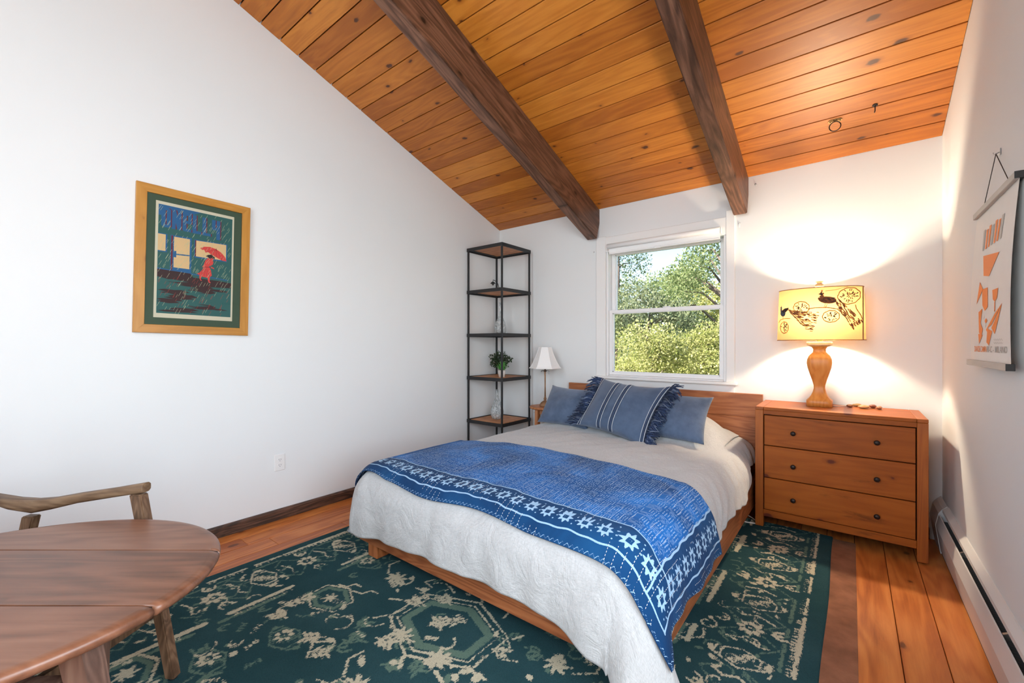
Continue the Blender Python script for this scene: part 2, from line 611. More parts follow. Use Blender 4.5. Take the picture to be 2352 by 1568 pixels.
# ---- floor with separate boards
V, Fc = [], []
raw_box(V, Fc, (XL - T, YR - T, -0.14), (XR + T, YB + T, -0.026))
floor = structure(obj('floor', mesh('floor', V, Fc, M_FGAP)))
BW = 0.1413
nb = 0
fb_cache = {}
x = 0.016 - BW * 24
while x < XR:
    x0, x1 = max(x, XL + 0.001), min(x + BW, XR - 0.001)
    if x1 - x0 > 0.02:
        rnd = random.Random(int(x * 1000))
        cuts = [YR]
        y = YR + rnd.uniform(0.6, 2.2)
        if x > 0.0 - BW:
            y = YR + 0.9
        while y < YB - 0.5:
            cuts.append(y)
            y += rnd.uniform(1.4, 2.9) if x < -BW else 6
        if abs(x - (0.016 - BW * 22)) < 0.01:
            cuts = [YR, -0.3, 1.08]
        if abs(x - (0.016 - BW * 21)) < 0.01:
            cuts = [YR, 0.2, 1.20]
        if abs(x - (0.016 - BW * 20)) < 0.01:
            cuts = [YR, -0.4, 1.62]
        cuts.append(YB)
        for a, b_ in zip(cuts[:-1], cuts[1:]):
            box('plank', (x0 + 0.0014, a + 0.001, -0.028), (x1 - 0.0014, b_ - 0.001, rnd.uniform(-0.0008, 0.0)), M_FLOOR, floor, 0.0016)
    x += BW

# ---- ceiling with separate boards in three bays
ang = math.atan(SLOPE)
CEN = Vector(((XL + XR) / 2, YB, ZB))
V = [(XL - T, YR - T, ceil_z(YR - T) + 0.03), (XR + T, YR - T, ceil_z(YR - T) + 0.03), (XR + T, YB + T, ceil_z(YB + T) + 0.03), (XL - T, YB + T, ceil_z(YB + T) + 0.03)]
V += [(a, b_, c + 0.12) for a, b_, c in V]
ceiling = structure(obj('ceiling', mesh('ceiling', V, [(0, 3, 2, 1), (4, 5, 6, 7), (0, 1, 5, 4), (1, 2, 6, 5), (2, 3, 7, 6), (3, 0, 4, 7)], M_GROOVE)))
PW = 0.1371
cosA, sinA = math.cos(ang), math.sin(ang)


def ceil_plank_mesh(length):
    """board in local coords: x along, y across, underside at z=0 with bevelled long edges"""
    h = length / 2
    w = PW / 2 - 0.0036
    bv, bd = 0.0016, 0.0016
    prof = [(-w, 0.022), (-w, bd), (-w + bv, 0.0), (w - bv * 0.6, 0.0), (w, bd * 0.8), (w, 0.022)]
    V = [(-h, a, b_) for a, b_ in prof] + [(h, a, b_) for a, b_ in prof]
    n = len(prof)
    Fc = [tuple(range(n)), tuple(reversed(range(n, 2 * n)))]
    for k in range(n):
        Fc.append((k, k + n, (k + 1) % n + n, (k + 1) % n))
    me = mesh('plank', V, Fc, M_CEIL)
    bm = bmesh.new()
    bm.from_mesh(me)
    bmesh.ops.recalc_face_normals(bm, faces=bm.faces)
    bm.to_mesh(me)
    bm.free()
    return me


bays = [(XL + 0.001, -1.99), (-1.99, -0.69), (-0.69, XR - 0.001)]
bay_me = [ceil_plank_mesh(b_ - a - 0.002) for a, b_ in bays]
nrow = int((YB - YR) / cosA / PW) + 1
for r in range(nrow):
    s = (r + 0.5) * PW
    if s * cosA > YB - YR:
        break
    for (a, b_), me in zip(bays, bay_me):
        o = obj('plank', me, ceiling, ((a + b_) / 2, YB - s * cosA, ZB + s * sinA), (-ang, 0, 0))

# ---- two dark beams following the slope
for k, (x0, x1) in enumerate(((-2.045, -1.940), (-0.738, -0.640))):
    L = (YB - YR) / cosA
    bm = bmesh.new()
    bmesh.ops.create_cube(bm, size=1.0)
    dep = 0.318 * cosA
    bmesh.ops.scale(bm, vec=(x1 - x0, L + 0.1, dep), verts=bm.verts)
    bmesh.ops.bevel(bm, geom=list(bm.edges), offset=0.006, segments=2, affect='EDGES')
    me = bpy.data.meshes.new('beam')
    bm.to_mesh(me)
    bm.free()
    me.materials.append(M_BEAM)
    c = Vector(((x0 + x1) / 2, YB - L / 2 * cosA, ZB + L / 2 * sinA)) - Vector((0, sinA, cosA)) * (dep / 2 - 0.001)
    structure(obj('trim_%d' % (k + 1), me, None, c, (-ang, 0, 0)),
              ('dark brown rough ceiling beam left of the window', 'dark brown ceiling beam ending above the right corner of the window')[k])

# ---- dark baseboard along the left wall
bb = prism('baseboard', [(XL, 0.0), (XL + 0.018, 0.0), (XL + 0.018, 0.062), (XL + 0.012, 0.072), (XL, 0.074)], 'y', YR, YB, M_BASE)
structure(obj('baseboard_left', bb))
bb = prism('baseboard', [(YB, 0.0), (YB - 0.016, 0.0), (YB - 0.016, 0.072), (YB, 0.074)], 'x', XL + 0.019, XR - 0.06, M_BASE)
structure(obj('baseboard_back', bb))

# ---- window of the back wall
M_PANE = glass_pane('window_glass')
win = structure(obj('window_1', None, None, (-1.334, YB, 0.945)), 'white double hung window above the headboard')
cx0, cx1 = -1.968, -0.735
box('casing', (cx0, YB - 0.018, 0.945), (WIN['x0'], YB - 0.0005, 2.30), M_WHITE, win, 0.003)
box('casing', (WIN['x1'], YB - 0.018, 0.945), (cx1, YB - 0.0005, 2.34), M_WHITE, win, 0.003)
box('head_casing', (WIN['x0'], YB - 0.016, 2.145), (WIN['x1'], YB - 0.0005, 2.29), M_WHITE, win, 0.003)
box('apron', (cx0 + 0.005, YB - 0.014, 0.80), (cx1 - 0.005, YB - 0.0005, 0.925), M_WHITE, win, 0.003)
box('sill', (cx0 - 0.02, YB - 0.055, 0.922), (cx1 + 0.02, YB + 0.05, 0.946), M_WHITE, win, 0.005)
# outer vinyl frame
fx0, fx1, fz0, fz1 = WIN['x0'], WIN['x1'], 0.946, 2.163
box('jamb', (fx0 + 0.001, YB - 0.004, fz0), (fx0 + 0.021, YB + 0.13, fz1), M_VINYL, win, 0.004)
box('jamb', (fx1 - 0.021, YB - 0.004, fz0), (fx1 - 0.001, YB + 0.13, fz1), M_VINYL, win, 0.004)
box('frame_head', (fx0 + 0.022, YB - 0.004, fz1 - 0.018), (fx1 - 0.022, YB + 0.13, fz1), M_VINYL, win, 0.004)
box('frame_sill', (fx0 + 0.022, YB + 0.004, fz0), (fx1 - 0.022, YB + 0.13, fz0 + 0.012), M_VINYL, win, 0.004)


def sash(name, x0, x1, z0, z1, ya, yb, st, top, bot):
    bm = bmesh.new()
    V, Fc = [], []
    raw_box(V, Fc, (x0, ya, z0), (x0 + st, yb, z1))
    raw_box(V, Fc, (x1 - st, ya, z0), (x1, yb, z1))
    raw_box(V, Fc, (x0 + st, ya, z0), (x1 - st, yb, z0 + bot))
    raw_box(V, Fc, (x0 + st, ya, z1 - top), (x1 - st, yb, z1))
    # glazing bead
    bd = 0.008
    for lo, hi in (((x0 + st, ya + 0.012, z0 + bot), (x0 + st + bd, yb, z1 - top)), ((x1 - st - bd, ya + 0.012, z0 + bot), (x1 - st, yb, z1 - top)),
                   ((x0 + st, ya + 0.012, z0 + bot), (x1 - st, yb, z0 + bot + bd)), ((x0 + st, ya + 0.012, z1 - top - bd), (x1 - st, yb, z1 - top))):
        raw_box(V, Fc, lo, hi)
    off = Vector(win.location)
    V = [Vector(v) - off for v in V]
    s = obj(name, mesh(name, V, Fc, M_VINYL), win)
    yg = (ya + yb) / 2 + 0.006
    p = [Vector(q) - off for q in ((x0 + st, yg, z0 + bot), (x1 - st, yg, z0 + bot), (x1 - st, yg, z1 - top), (x0 + st, yg, z1 - top))]
    obj('pane', mesh('pane', p, [(0, 1, 2, 3)], M_PANE), s)
    return s


sash('upper_sash', fx0 + 0.024, fx1 - 0.024, 1.550, 2.143, YB + 0.075, YB + 0.115, 0.034, 0.020, 0.026)
ls = sash('lower_sash', fx0 + 0.023, fx1 - 0.023, 0.9595, 1.582, YB + 0.020, YB + 0.062, 0.030, 0.030, 0.026)
for xx in (-1.30,):
    box('sash_lock', (xx - 0.03, YB + 0.03, 1.5825), (xx + 0.03, YB + 0.058, 1.594), M_VINYL, win, 0.003)

# ---- out of frame: right window for daylight, rear one added for fill
def plain_window(name, lo, hi, axis, at, th):
    """simple frame with one mullion in an opening; axis 'x' = wall plane normal x"""
    r = structure(obj(name, None, None, (at, (lo[0] + hi[0]) / 2, lo[1]) if axis == 'x' else ((lo[0] + hi[0]) / 2, at, lo[1])))

    def bar(nm, a0, a1, z0, z1):
        if axis == 'x':
            box(nm, (at, a0, z0), (at + th, a1, z1), M_VINYL, r, 0.003)
        else:
            box(nm, (a0, at, z0), (a1, at + th, z1), M_VINYL, r, 0.003)
    w = 0.05
    bar('jamb', lo[0], lo[0] + w, lo[1], hi[1])
    bar('jamb', hi[0] - w, hi[0], lo[1], hi[1])
    bar('frame_head', lo[0] + w, hi[0] - w, hi[1] - w, hi[1])
    bar('frame_sill', lo[0] + w, hi[0] - w, lo[1], lo[1] + w)
    mid = (lo[0] + hi[0]) / 2
    bar('mullion', mid - w / 2, mid + w / 2, lo[1] + w, hi[1] - w)
    return r


plain_window('window_2', (RW[0], RW[2]), (RW[1], RW[3]), 'x', XR + 0.05, 0.05)
plain_window('added_rear_window', (RR[0], RR[2]), (RR[1], RR[3]), 'y', YR - 0.10, 0.05)  # made-up window frame around the rear fill light

# ================================================================== large furniture
# ---- bed frame
BX0, BX1, BY0, BY1 = -2.300, -0.545, 1.440, 3.745
bed = thing('bed_frame', 'orange-brown wooden platform bed frame with a low plank headboard', 'bed', (-1.42, 2.6, 0))
box('foot_rail', (BX0, BY0, 0.092), (BX1, BY0 + 0.035, 0.275), M_TEAK_X, bed, 0.004)
box('side_rail', (BX1 - 0.032, BY0 + 0.036, 0.092), (BX1, BY1, 0.275), M_TEAK_Y, bed, 0.004)
box('side_rail', (BX0, BY0 + 0.036, 0.092), (BX0 + 0.032, BY1, 0.275), M_TEAK_Y, bed, 0.004)
for lx in (-2.232, -0.678):
    for ly in (1.456, 3.50):
        box('leg', (lx, ly, 0.0105), (lx + 0.088, ly + 0.088, 0.0915), M_TEAK_Z, bed, 0.004)
for k in range(9):
    y = 1.55 + k * 0.255
    box('slat', (BX0 + 0.033, y, 0.185), (BX1 - 0.033, y + 0.09, 0.203), M_TEAK_X, bed, 0.002)
hb = obj('headboard', None, bed, wloc(bed, (-1.388, 3.80, 0.09)))
HB0, HB1 = -2.245, -0.532
for z0, z1, yo in ((0.092, 0.452, 0.0), (0.4535, 0.682, -0.002), (0.6835, 0.866, 0.0)):
    if z0 > 0.4:
        split = -0.985 if z0 < 0.6 else -1.62
        box('board', (HB0, 3.765 + yo, z0), (split - 0.0006, 3.800, z1), M_TEAK_X, hb, 0.002)
        box('board', (split + 0.0006, 3.765 + yo, z0), (HB1, 3.800, z1), M_TEAK_X, hb, 0.002)
    else:
        box('board', (HB0, 3.765, z0), (HB1, 3.800, z1), M_TEAK_X, hb, 0.002)
for xx in (-2.10, -0.72):
    box('post', (xx, 3.8005, 0.0105), (xx + 0.07, 3.8235, 0.80), M_TEAK_Z, hb, 0.002)

# mattress
M_SHEET = plain('mattress_cotton', (0.62, 0.64, 0.70), 0.9, bump_scale=200, bump_s=0.2)
mat_o = obj('mattress', box_mesh((1.44, 2.06, 0.265), M_SHEET, 0.05, 'mattress'), None, (-1.445, 2.63, 0.337))
tag(mat_o, 'thick mattress under the grey linen duvet on the bed frame', 'mattress')

# ---- duvet: cloth laid over the mattress, rolling over the edges and hanging down
CXL, CXR, CYF = -2.205, -0.685, 1.540     # flat core
RR_ = 0.145
ZTOP = 0.525
YHEAD = 3.745


def sstep(a, b, x):
    t = np.clip((x - a) / (b - a), 0, 1)
    return t * t * (3 - 2 * t)


def vnoise(X, Y, s, seed=0.0):
    f = np.vectorize(lambda a, b_: noise.noise((a * s + seed, b_ * s - seed, seed * 1.7)))
    return f(X, Y)


def drape(X, Y, extra=0.0, folds=1.0, flare=0.10):
    """cloth coordinates -> world position on the bed (X, Y arrays)"""
    qx = np.clip(X, CXL, CXR)
    qy = np.maximum(Y, CYF)
    dx = X - qx
    dy = Y - qy
    d = np.sqrt(dx * dx + dy * dy) + 1e-9
    nx = dx / d
    ny = dy / d
    d0 = np.where(d < 1e-6, 0, d)
    a = np.minimum(d0 / RR_, PI / 2)
    over = np.maximum(d0 - RR_ * PI / 2, 0)
    off = RR_ * np.sin(a) + flare * over
    drop = RR_ * (1 - np.cos(a)) + over
    # soft crown, and the hump of the sleeping pillows under the cover at the head
    ex = np.minimum(X - (CXL - 0.05), (CXR + 0.05) - X)
    hump = sstep(3.08, 3.42, Y) * sstep(-0.02, 0.30, ex)
    hump = hump * (1 - 0.55 * sstep(3.52, 3.76, Y))
    crown = 0.030 * sstep(0.0, 0.5, ex) * sstep(CYF - 0.05, CYF + 0.5, Y)
    top = ZTOP + crown + 0.165 * hump
    # at the head the cover hugs the narrower pillow pile
    pull = sstep(3.18, 3.45, Y) * 0.03
    off = off - np.where(np.abs(nx) > 0.5, pull, 0)
    # soft belly of the filling
    off = off + folds * 0.020 * np.sin(PI * np.clip((drop - 0.05) / 0.38, 0, 1))
    # side wave
    s_along = np.where(np.abs(ny) > np.abs(nx), X, Y)
    s_along = s_along + np.where((nx > 0.2) & (ny < -0.2), np.arctan2(-ny, nx) * 0.35, 0)
    k = np.minimum(over / 0.25, 1.2)
    wave = (np.sin(s_along * 17 + 1.3) * 0.5 + np.sin(s_along * 29 + 0.4 + 3 * s_along) * 0.35 + np.sin(s_along * 7.3) * 0.4)
    off = off + folds * 0.017 * wave * k
    PX = qx + nx * (off + extra)
    PY = qy + ny * (off + extra)
    PZ = top - drop + extra * np.where(d < 1e-6, 1, np.cos(a))
    return PX, PY, PZ


M_LINEN, nt, b = new_mat('grey_linen')
tc = N(nt, 'ShaderNodeTexCoord')
mpw = N(nt, 'ShaderNodeMapping')
mpw.inputs['Scale'].default_value = (1, 0.22, 1)
nt.links.new(tc.outputs['UV'], mpw.inputs['Vector'])
mpw2 = N(nt, 'ShaderNodeMapping')
mpw2.inputs['Scale'].default_value = (0.22, 1, 1)
nt.links.new(tc.outputs['UV'], mpw2.inputs['Vector'])
fa = noise_tex(nt, mpw.outputs[0], 230, 2.0)
fb = noise_tex(nt, mpw2.outputs[0], 230, 2.0)
fsum = val(nt, 'MULTIPLY', val(nt, 'ADD', fa, fb), 0.5)
c = ramp(nt, fsum, [(0.3, (0.385, 0.391, 0.391)), (0.6, (0.482, 0.490, 0.490))])
nt.links.new(c, b.inputs['Base Color'])
b.inputs['Roughness'].default_value = 0.95
b.inputs['Specular IOR Level'].default_value = 0.1
b.inputs['Sheen Weight'].default_value = 0.25
wr = noise_tex(nt, tc.outputs['UV'], 9, 5.0, 0.62, 1.2)
hh = val(nt, 'ADD', val(nt, 'MULTIPLY', fsum, 0.10), wr)
bump(nt, b, hh, 0.75, 0.016)

n_i, n_j = 300, 300
U = np.linspace(0, 1, n_i)
W = np.linspace(0, 1, n_j)
UU, WW = np.meshgrid(U, W, indexing='ij')
rl, rr = 0.44, 0.350
X = (CXL - rl) + (CXR + rr - (CXL - rl)) * UU


def hem_foot(x):
    # hanging length in front of the foot rail, along the bed
    xs = [-2.7, -2.32, -2.2, -2.0, -1.64, -1.34, -1.09, -0.88, -0.73, -0.62, -0.2]
    zs = [0.20, 0.185, 0.165, 0.190, 0.218, 0.224, 0.226, 0.20, 0.150, 0.135, 0.15]
    z = np.interp(x, xs, zs)
    return RR_ * PI / 2 + (ZTOP - RR_ - z)


LF = hem_foot(X)
Y = (CYF - LF) + (YHEAD - (CYF - LF)) * WW
# right hem climbs towards the head
xr_scale = 1 - 0.10 * sstep(1.9, 2.6, Y) - 0.28 * sstep(2.9, 3.6, Y) + 0.05 * np.sin(Y * 9) + 0.28 * (1 - sstep(1.42, 1.66, Y))
X = np.where(X > CXR, CXR + (X - CXR) * xr_scale, X)
X = np.where(X < CXL, CXL + (X - CXL) * (1 - 0.6 * sstep(3.1, 3.5, Y)), X)
# left foot corner of the cover is tucked short
cd = np.sqrt(np.maximum(CXL - X, 0) ** 2 + np.maximum(CYF - Y, 0) ** 2)
lim = np.where((X < CXL) & (Y < CYF), np.minimum(1, 0.46 / np.maximum(cd, 1e-6)), 1.0)
Xd = np.where((X < CXL) & (Y < CYF), CXL + (X - CXL) * lim, X)
Yd = np.where((X < CXL) & (Y < CYF), CYF + (Y - CYF) * lim, Y)
PX, PY, PZ = drape(Xd, Yd, 0.0, 1.25, 0.08 + 0.50 * sstep(0.10, 0.45, np.minimum(np.maximum(X - CXR, 0), np.maximum(CYF - Y, 0)) * 2))
small = vnoise(X, Y, 3.2, 3.1) * 0.012 + vnoise(X, Y, 9.0, 8.4) * 0.006
side = sstep(CXR - 0.02, CXR + 0.12, X)
crease = np.sin((X * 0.75 + Y * 1.0) * 46 + 3.0 * vnoise(X, Y, 4.0, 1.0)) * 0.008 * side * sstep(1.9, 2.5, Y) * (0.5 + vnoise(X, Y, 2.0, 7.0))
wt = sstep(CYF - 0.12, CYF + 0.12, Yd) * sstep(CXL - 0.12, CXL + 0.12, Xd) * sstep(CXR + 0.12, CXR - 0.12, Xd)
PZ = PZ + small * 0.4 + wt * (small * 0.6 + np.sin((X * 1.1 - Y * 0.6) * 30 + 4 * vnoise(X, Y, 2.4, 5.0)) * 0.004 * sstep(2.3, 2.7, Y))
PX = PX + np.where(X > CXR - 0.05, crease + small * 0.8, 0) - np.where(X < CXL, np.abs(small), 0)
PY = PY - np.where(Y < CYF, np.abs(small) * 1.1, 0)
PZ = np.maximum(PZ, 0.022)
me = grid_mesh('duvet', np.stack([PX, PY, PZ], -1), M_LINEN, True, None, np.stack([X, Y], -1))
duvet = obj('duvet', me)
sol = duvet.modifiers.new('thickness', 'SOLIDIFY')
sol.thickness = 0.018
sol.offset = -1
tag(duvet, 'rumpled pale grey linen duvet spread over the bed', 'duvet')

# ---- throw with star border, laid across the foot half of the bed
TH = 0.0034
tx0, tx1 = CXL - 0.36, CXR + 0.335
tW = tx1 - tx0
nI = int(tW / TH)


def throw_foot(x):
    base = CYF - 0.118 - 0.070 * sstep(-1.0, CXR + 0.3, x) - 0.02 * sstep(CXR - 0.05, CXR + 0.3, x)
    return base + 0.012 * np.sin(x * 9 + 1) + 0.035 * sstep(-1.75, -2.05, x) * 0 + 0.03 * sstep(-2.0, -2.2, x)


def throw_head(x):
    return 2.235 + 0.02 * np.sin(x * 3.1) + 0.012 * np.sin(x * 7) - 0.03 * sstep(CXR, CXR + 0.3, x)


nJ = 262
U = np.linspace(0, 1, nI)
W = np.linspace(0, 1, nJ)
UU, WW = np.meshgrid(U, W, indexing='ij')
X = tx0 + tW * UU
Yf = throw_foot(X)
Y = Yf + (throw_head(X) - Yf) * WW
tLen = 0.86
PX, PY, PZ = drape(X, Y, 0.020, 1.55, 0.10 + 0.50 * sstep(0.10, 0.45, np.minimum(np.maximum(X - CXR, 0), np.maximum(CYF - Y, 0)) * 2))
sm = 0.005 * np.sin(X * 23 + Y * 11) * 0.4
lift = 0.006 * np.sin(WW * 9 + X * 4)
wt = sstep(CYF - 0.16, CYF + 0.10, Y) * sstep(CXL - 0.16, CXL + 0.10, X) * sstep(CXR + 0.16, CXR - 0.10, X)
PZ = PZ + wt * (sm + 0.015)
# pattern rasters in cloth coordinates: a = across the width (m), c = from the foot edge (m)
A_ = (X - tx0)
C_ = WW * tLen
C_r = (tx1 - X)                          # from the right edge
C_l = (X - tx0)
C_h = (1 - WW) * tLen


def ssd(d, w):
    return np.clip(0.5 + (w - d) / (2 * TH), 0, 1)


def star_band(along, depth, period=0.088, cen=0.118):
    ph = (along / period) % 1.0 - 0.5
    px = ph * period
    py = depth - cen
    r = np.sqrt(px * px + py * py)
    th = np.arctan2(py, px)
    spikes = 0.020 + 0.016 * (np.abs(((th / (PI / 4)) % 1.0) - 0.5) * 2) ** 1.3
    m = ssd(r, spikes)
    hole = ssd(np.maximum(np.abs(px), np.abs(py)), 0.0115)
    m = m * (1 - hole)
    for ox, oy in ((-0.004, -0.004), (0.004, 0.004), (0.004, -0.004), (-0.004, 0.004)):
        m = np.maximum(m, ssd(np.hypot(px - ox, py - oy), 0.0014))
    # dots between the stars
    ph2 = ((along / period + 0.5) % 1.0 - 0.5) * period
    for oy in (-0.028, -0.006, 0.018, 0.034):
        m = np.maximum(m, ssd(np.hypot(ph2 - 0.006 * math.sin(oy * 200), py - oy), 0.0035))
    return m


wob = 0.0025 * np.sin(X * 31) + 0.002 * np.sin(X * 67)
wobr = 0.0025 * np.sin(Y * 31) + 0.002 * np.sin(Y * 67)
line = np.maximum(ssd(np.abs(C_ + wob - 0.058), 0.0036), ssd(np.abs(C_ + wob - 0.178), 0.0034))
lin_r = np.maximum(ssd(np.abs(C_r + wobr - 0.058), 0.0036), ssd(np.abs(C_r + wobr - 0.178), 0.0034))
lin_l = np.maximum(ssd(np.abs(C_l + wobr - 0.058), 0.0036), ssd(np.abs(C_l + wobr - 0.178), 0.0034))
inside_r = (C_r > 0.056)
inside_l = (C_l > 0.056)
mask = np.where(inside_r & inside_l, line, 0)
mask = np.maximum(mask, np.where(C_ > 0.056, np.maximum(lin_r, lin_l), 0))
st = star_band(C_r - 0.118 + 0.044, C_)
mask = np.maximum(mask, np.where((C_ < 0.176) & (C_ > 0.06) & (C_r > 0.06) & (C_l > 0.18), st, 0))
st_r = star_band(C_ - 0.118 + 0.044, C_r)
mask = np.maximum(mask, np.where((C_r < 0.176) & (C_r > 0.06) & (C_ > 0.18), st_r, 0))
st_l = star_band(C_, C_l)
mask = np.maximum(mask, np.where((C_l < 0.176) & (C_l > 0.06) & (C_ > 0.18), st_l, 0))
# whip stitch along the hem
edge = np.minimum(np.minimum(C_, C_r), np.minimum(C_h, C_l))
along = np.where((C_ <= C_r) & (C_ <= C_l), A_, C_)
zz = np.abs(((along / 0.022) % 1.0) - 0.5) * 2 * 0.012
mask = np.maximum(mask, ssd(np.abs(edge - 0.003 - zz), 0.0014) * (edge < 0.017))
field = ((edge > 0.182) | ((C_h < 0.182) & (C_ > 0.182) & (C_r > 0.182) & (C_l > 0.182))).astype(float)
me = grid_mesh('throw_quilt', np.stack([PX, PY, PZ], -1), [], True, {'motif': mask, 'field': field, 'edge': edge}, np.stack([A_, C_], -1))

M_THROW, nt, b = new_mat('indigo_block_print')
tc = N(nt, 'ShaderNodeTexCoord')
at_m = N(nt, 'ShaderNodeAttribute', attribute_name='motif')
at_f = N(nt, 'ShaderNodeAttribute', attribute_name='field')
sep = N(nt, 'ShaderNodeSeparateXYZ')
nt.links.new(tc.outputs['UV'], sep.inputs[0])
u_, v_ = sep.outputs[0], sep.outputs[1]
jig = noise_tex(nt, tc.outputs['UV'], 30, 2.0)
uj = val(nt, 'ADD', u_, val(nt, 'MULTIPLY', jig, 0.006))
vj = val(nt, 'ADD', v_, val(nt, 'MULTIPLY', jig, 0.008))
cell = 0.052
cu = val(nt, 'FLOOR', val(nt, 'DIVIDE', uj, cell))
cv = val(nt, 'FLOOR', val(nt, 'DIVIDE', vj, cell))
par = val(nt, 'MODULO', val(nt, 'ABSOLUTE', val(nt, 'ADD', cu, cv)), 2.0)
su = val(nt, 'FRACT', val(nt, 'DIVIDE', uj, 0.0104))
sv = val(nt, 'FRACT', val(nt, 'DIVIDE', vj, 0.0104))
fu = val(nt, 'FRACT', val(nt, 'DIVIDE', uj, cell))
fv = val(nt, 'FRACT', val(nt, 'DIVIDE', vj, cell))
lim_u = val(nt, 'LESS_THAN', val(nt, 'ABSOLUTE', val(nt, 'SUBTRACT', fu, 0.5)), 0.42)
lim_v = val(nt, 'LESS_THAN', val(nt, 'ABSOLUTE', val(nt, 'SUBTRACT', fv, 0.5)), 0.42)
lu = val(nt, 'MULTIPLY', val(nt, 'LESS_THAN', val(nt, 'ABSOLUTE', val(nt, 'SUBTRACT', su, 0.5)), 0.19), lim_v)
lv = val(nt, 'MULTIPLY', val(nt, 'LESS_THAN', val(nt, 'ABSOLUTE', val(nt, 'SUBTRACT', sv, 0.5)), 0.19), lim_u)
weave = val(nt, 'ADD', val(nt, 'MULTIPLY', par, lu), val(nt, 'MULTIPLY', val(nt, 'SUBTRACT', 1.0, par), lv))
brk = val(nt, 'GREATER_THAN', noise_tex(nt, tc.outputs['UV'], 85, 2.0), 0.47)
weave = val(nt, 'MULTIPLY', val(nt, 'MULTIPLY', weave, brk), at_f.outputs['Fac'])
# running stitches along the length
rs = val(nt, 'LESS_THAN', val(nt, 'ABSOLUTE', val(nt, 'SUBTRACT', val(nt, 'FRACT', val(nt, 'DIVIDE', uj, 0.031)), 0.5)), 0.030)
rd = val(nt, 'LESS_THAN', val(nt, 'FRACT', val(nt, 'DIVIDE', v_, 0.012)), 0.5)
sp = val(nt, 'GREATER_THAN', noise_tex(nt, tc.outputs['UV'], 6, 2.0), 0.53)
stitch = val(nt, 'MULTIPLY', val(nt, 'MULTIPLY', rs, rd), sp)
ragged = val(nt, 'ADD', at_m.outputs['Fac'], val(nt, 'MULTIPLY', val(nt, 'SUBTRACT', noise_tex(nt, tc.outputs['UV'], 320, 2.0), 0.5), 0.45))
mot = smoothstep(nt, ragged, 0.40, 0.58)
dye = noise_tex(nt, tc.outputs['UV'], 3.0, 4.0, 0.6, 0.6)
base = ramp(nt, dye, [(0.30, (0.003, 0.024, 0.078)), (0.5, (0.004, 0.040, 0.125)), (0.75, (0.007, 0.068, 0.19))])
base_f = ramp(nt, dye, [(0.28, (0.003, 0.040, 0.135)), (0.5, (0.005, 0.088, 0.30)), (0.70, (0.010, 0.17, 0.56))])
base = mixc(nt, at_f.outputs['Fac'], base, base_f)
c = mixc(nt, val(nt, 'MULTIPLY', mot, 0.9), base, (0.33, 0.52, 0.72))
c = mixc(nt, val(nt, 'MULTIPLY', weave, 0.60), c, (0.36, 0.50, 0.70))
c = mixc(nt, stitch, c, (0.66, 0.66, 0.64))
nt.links.new(c, b.inputs['Base Color'])
b.inputs['Roughness'].default_value = 0.9
b.inputs['Specular IOR Level'].default_value = 0.15
b.inputs['Sheen Weight'].default_value = 0.04
hgt = val(nt, 'ADD', val(nt, 'MULTIPLY', noise_tex(nt, tc.outputs['UV'], 70, 3.0), 0.6), noise_tex(nt, tc.outputs['UV'], 16, 2.0))
bump(nt, b, hgt, 0.4, 0.006)
me.materials.append(M_THROW)
throw = obj('throw_quilt', me)
sol = throw.modifiers.new('thickness', 'SOLIDIFY')
sol.thickness = 0.005
sol.offset = -1
tag(throw, 'indigo blue stitched throw with a star border across the foot of the bed', 'throw')

# ---- dresser
DX0, DX1, DY0, DY1, DZ = -0.518, 0.343, 3.353, 3.800, 0.826
dr = thing('dresser', 'reddish pine three drawer dresser with dark round knobs', 'dresser', ((DX0 + DX1) / 2, DY0 + 0.2, 0))
PWd = 0.048
for x0 in (DX0, DX1 - PWd):
    for y0 in (DY0, DY1 - PWd):
        box('leg', (x0, y0, 0.012), (x0 + PWd, y0 + PWd, DZ - 0.022), M_DR_Z, dr, 0.002)
    box('side_panel', (x0 + 0.010, DY0 + PWd + 0.0005, 0.085), (x0 + PWd - 0.010, DY1 - PWd - 0.0005, DZ - 0.023), M_DR_Z, dr, 0.001)
# top: two end boards and the long middle board
box('top_end', (DX0, DY0, DZ - 0.0215), (DX0 + PWd, DY1, DZ), M_DR_Y, dr, 0.002)
box('top_end', (DX1 - PWd, DY0, DZ - 0.0215), (DX1, DY1, DZ), M_DR_Y, dr, 0.002)
box('top_board', (DX0 + PWd + 0.001, DY0 + 0.002, DZ - 0.0215), (DX1 - PWd - 0.001, DY1, DZ - 0.0005), M_DR_X, dr, 0.002)
ix0, ix1 = DX0 + PWd + 0.0005, DX1 - PWd - 0.0005
box('top_rail', (ix0, DY0 + 0.003, 0.776), (ix1, DY0 + 0.03, DZ - 0.022), M_DR_X, dr, 0.001)
box('bottom_rail', (ix0, DY0 + 0.004, 0.083), (ix1, DY0 + 0.03, 0.128), M_DR_X, dr, 0.002)
box('carcass', (ix0, DY0 + 0.031, 0.100), (ix1, DY1 - 0.002, 0.800), M_DARK, dr, 0.0)
knob_me = lathe('knob', [(0.0055, 0.0), (0.0055, 0.012), (0.010, 0.016), (0.0150, 0.020), (0.0150, 0.024), (0.011, 0.029), (0.004, 0.031)], M_KNOB, 20)
for z0, z1, kz in ((0.569, 0.770, 0.667), (0.351, 0.563, 0.449), (0.132, 0.345, 0.229)):
    d = box('drawer', (ix0 + 0.005, DY0 + 0.005, z0), (ix1 - 0.005, DY0 + 0.030, z1), M_DR_X, dr, 0.002)
    for kx in (-0.298, 0.120):
        obj('knob', knob_me, d, wloc(d, (kx, DY0 + 0.005, kz)), (PI / 2, 0, 0))

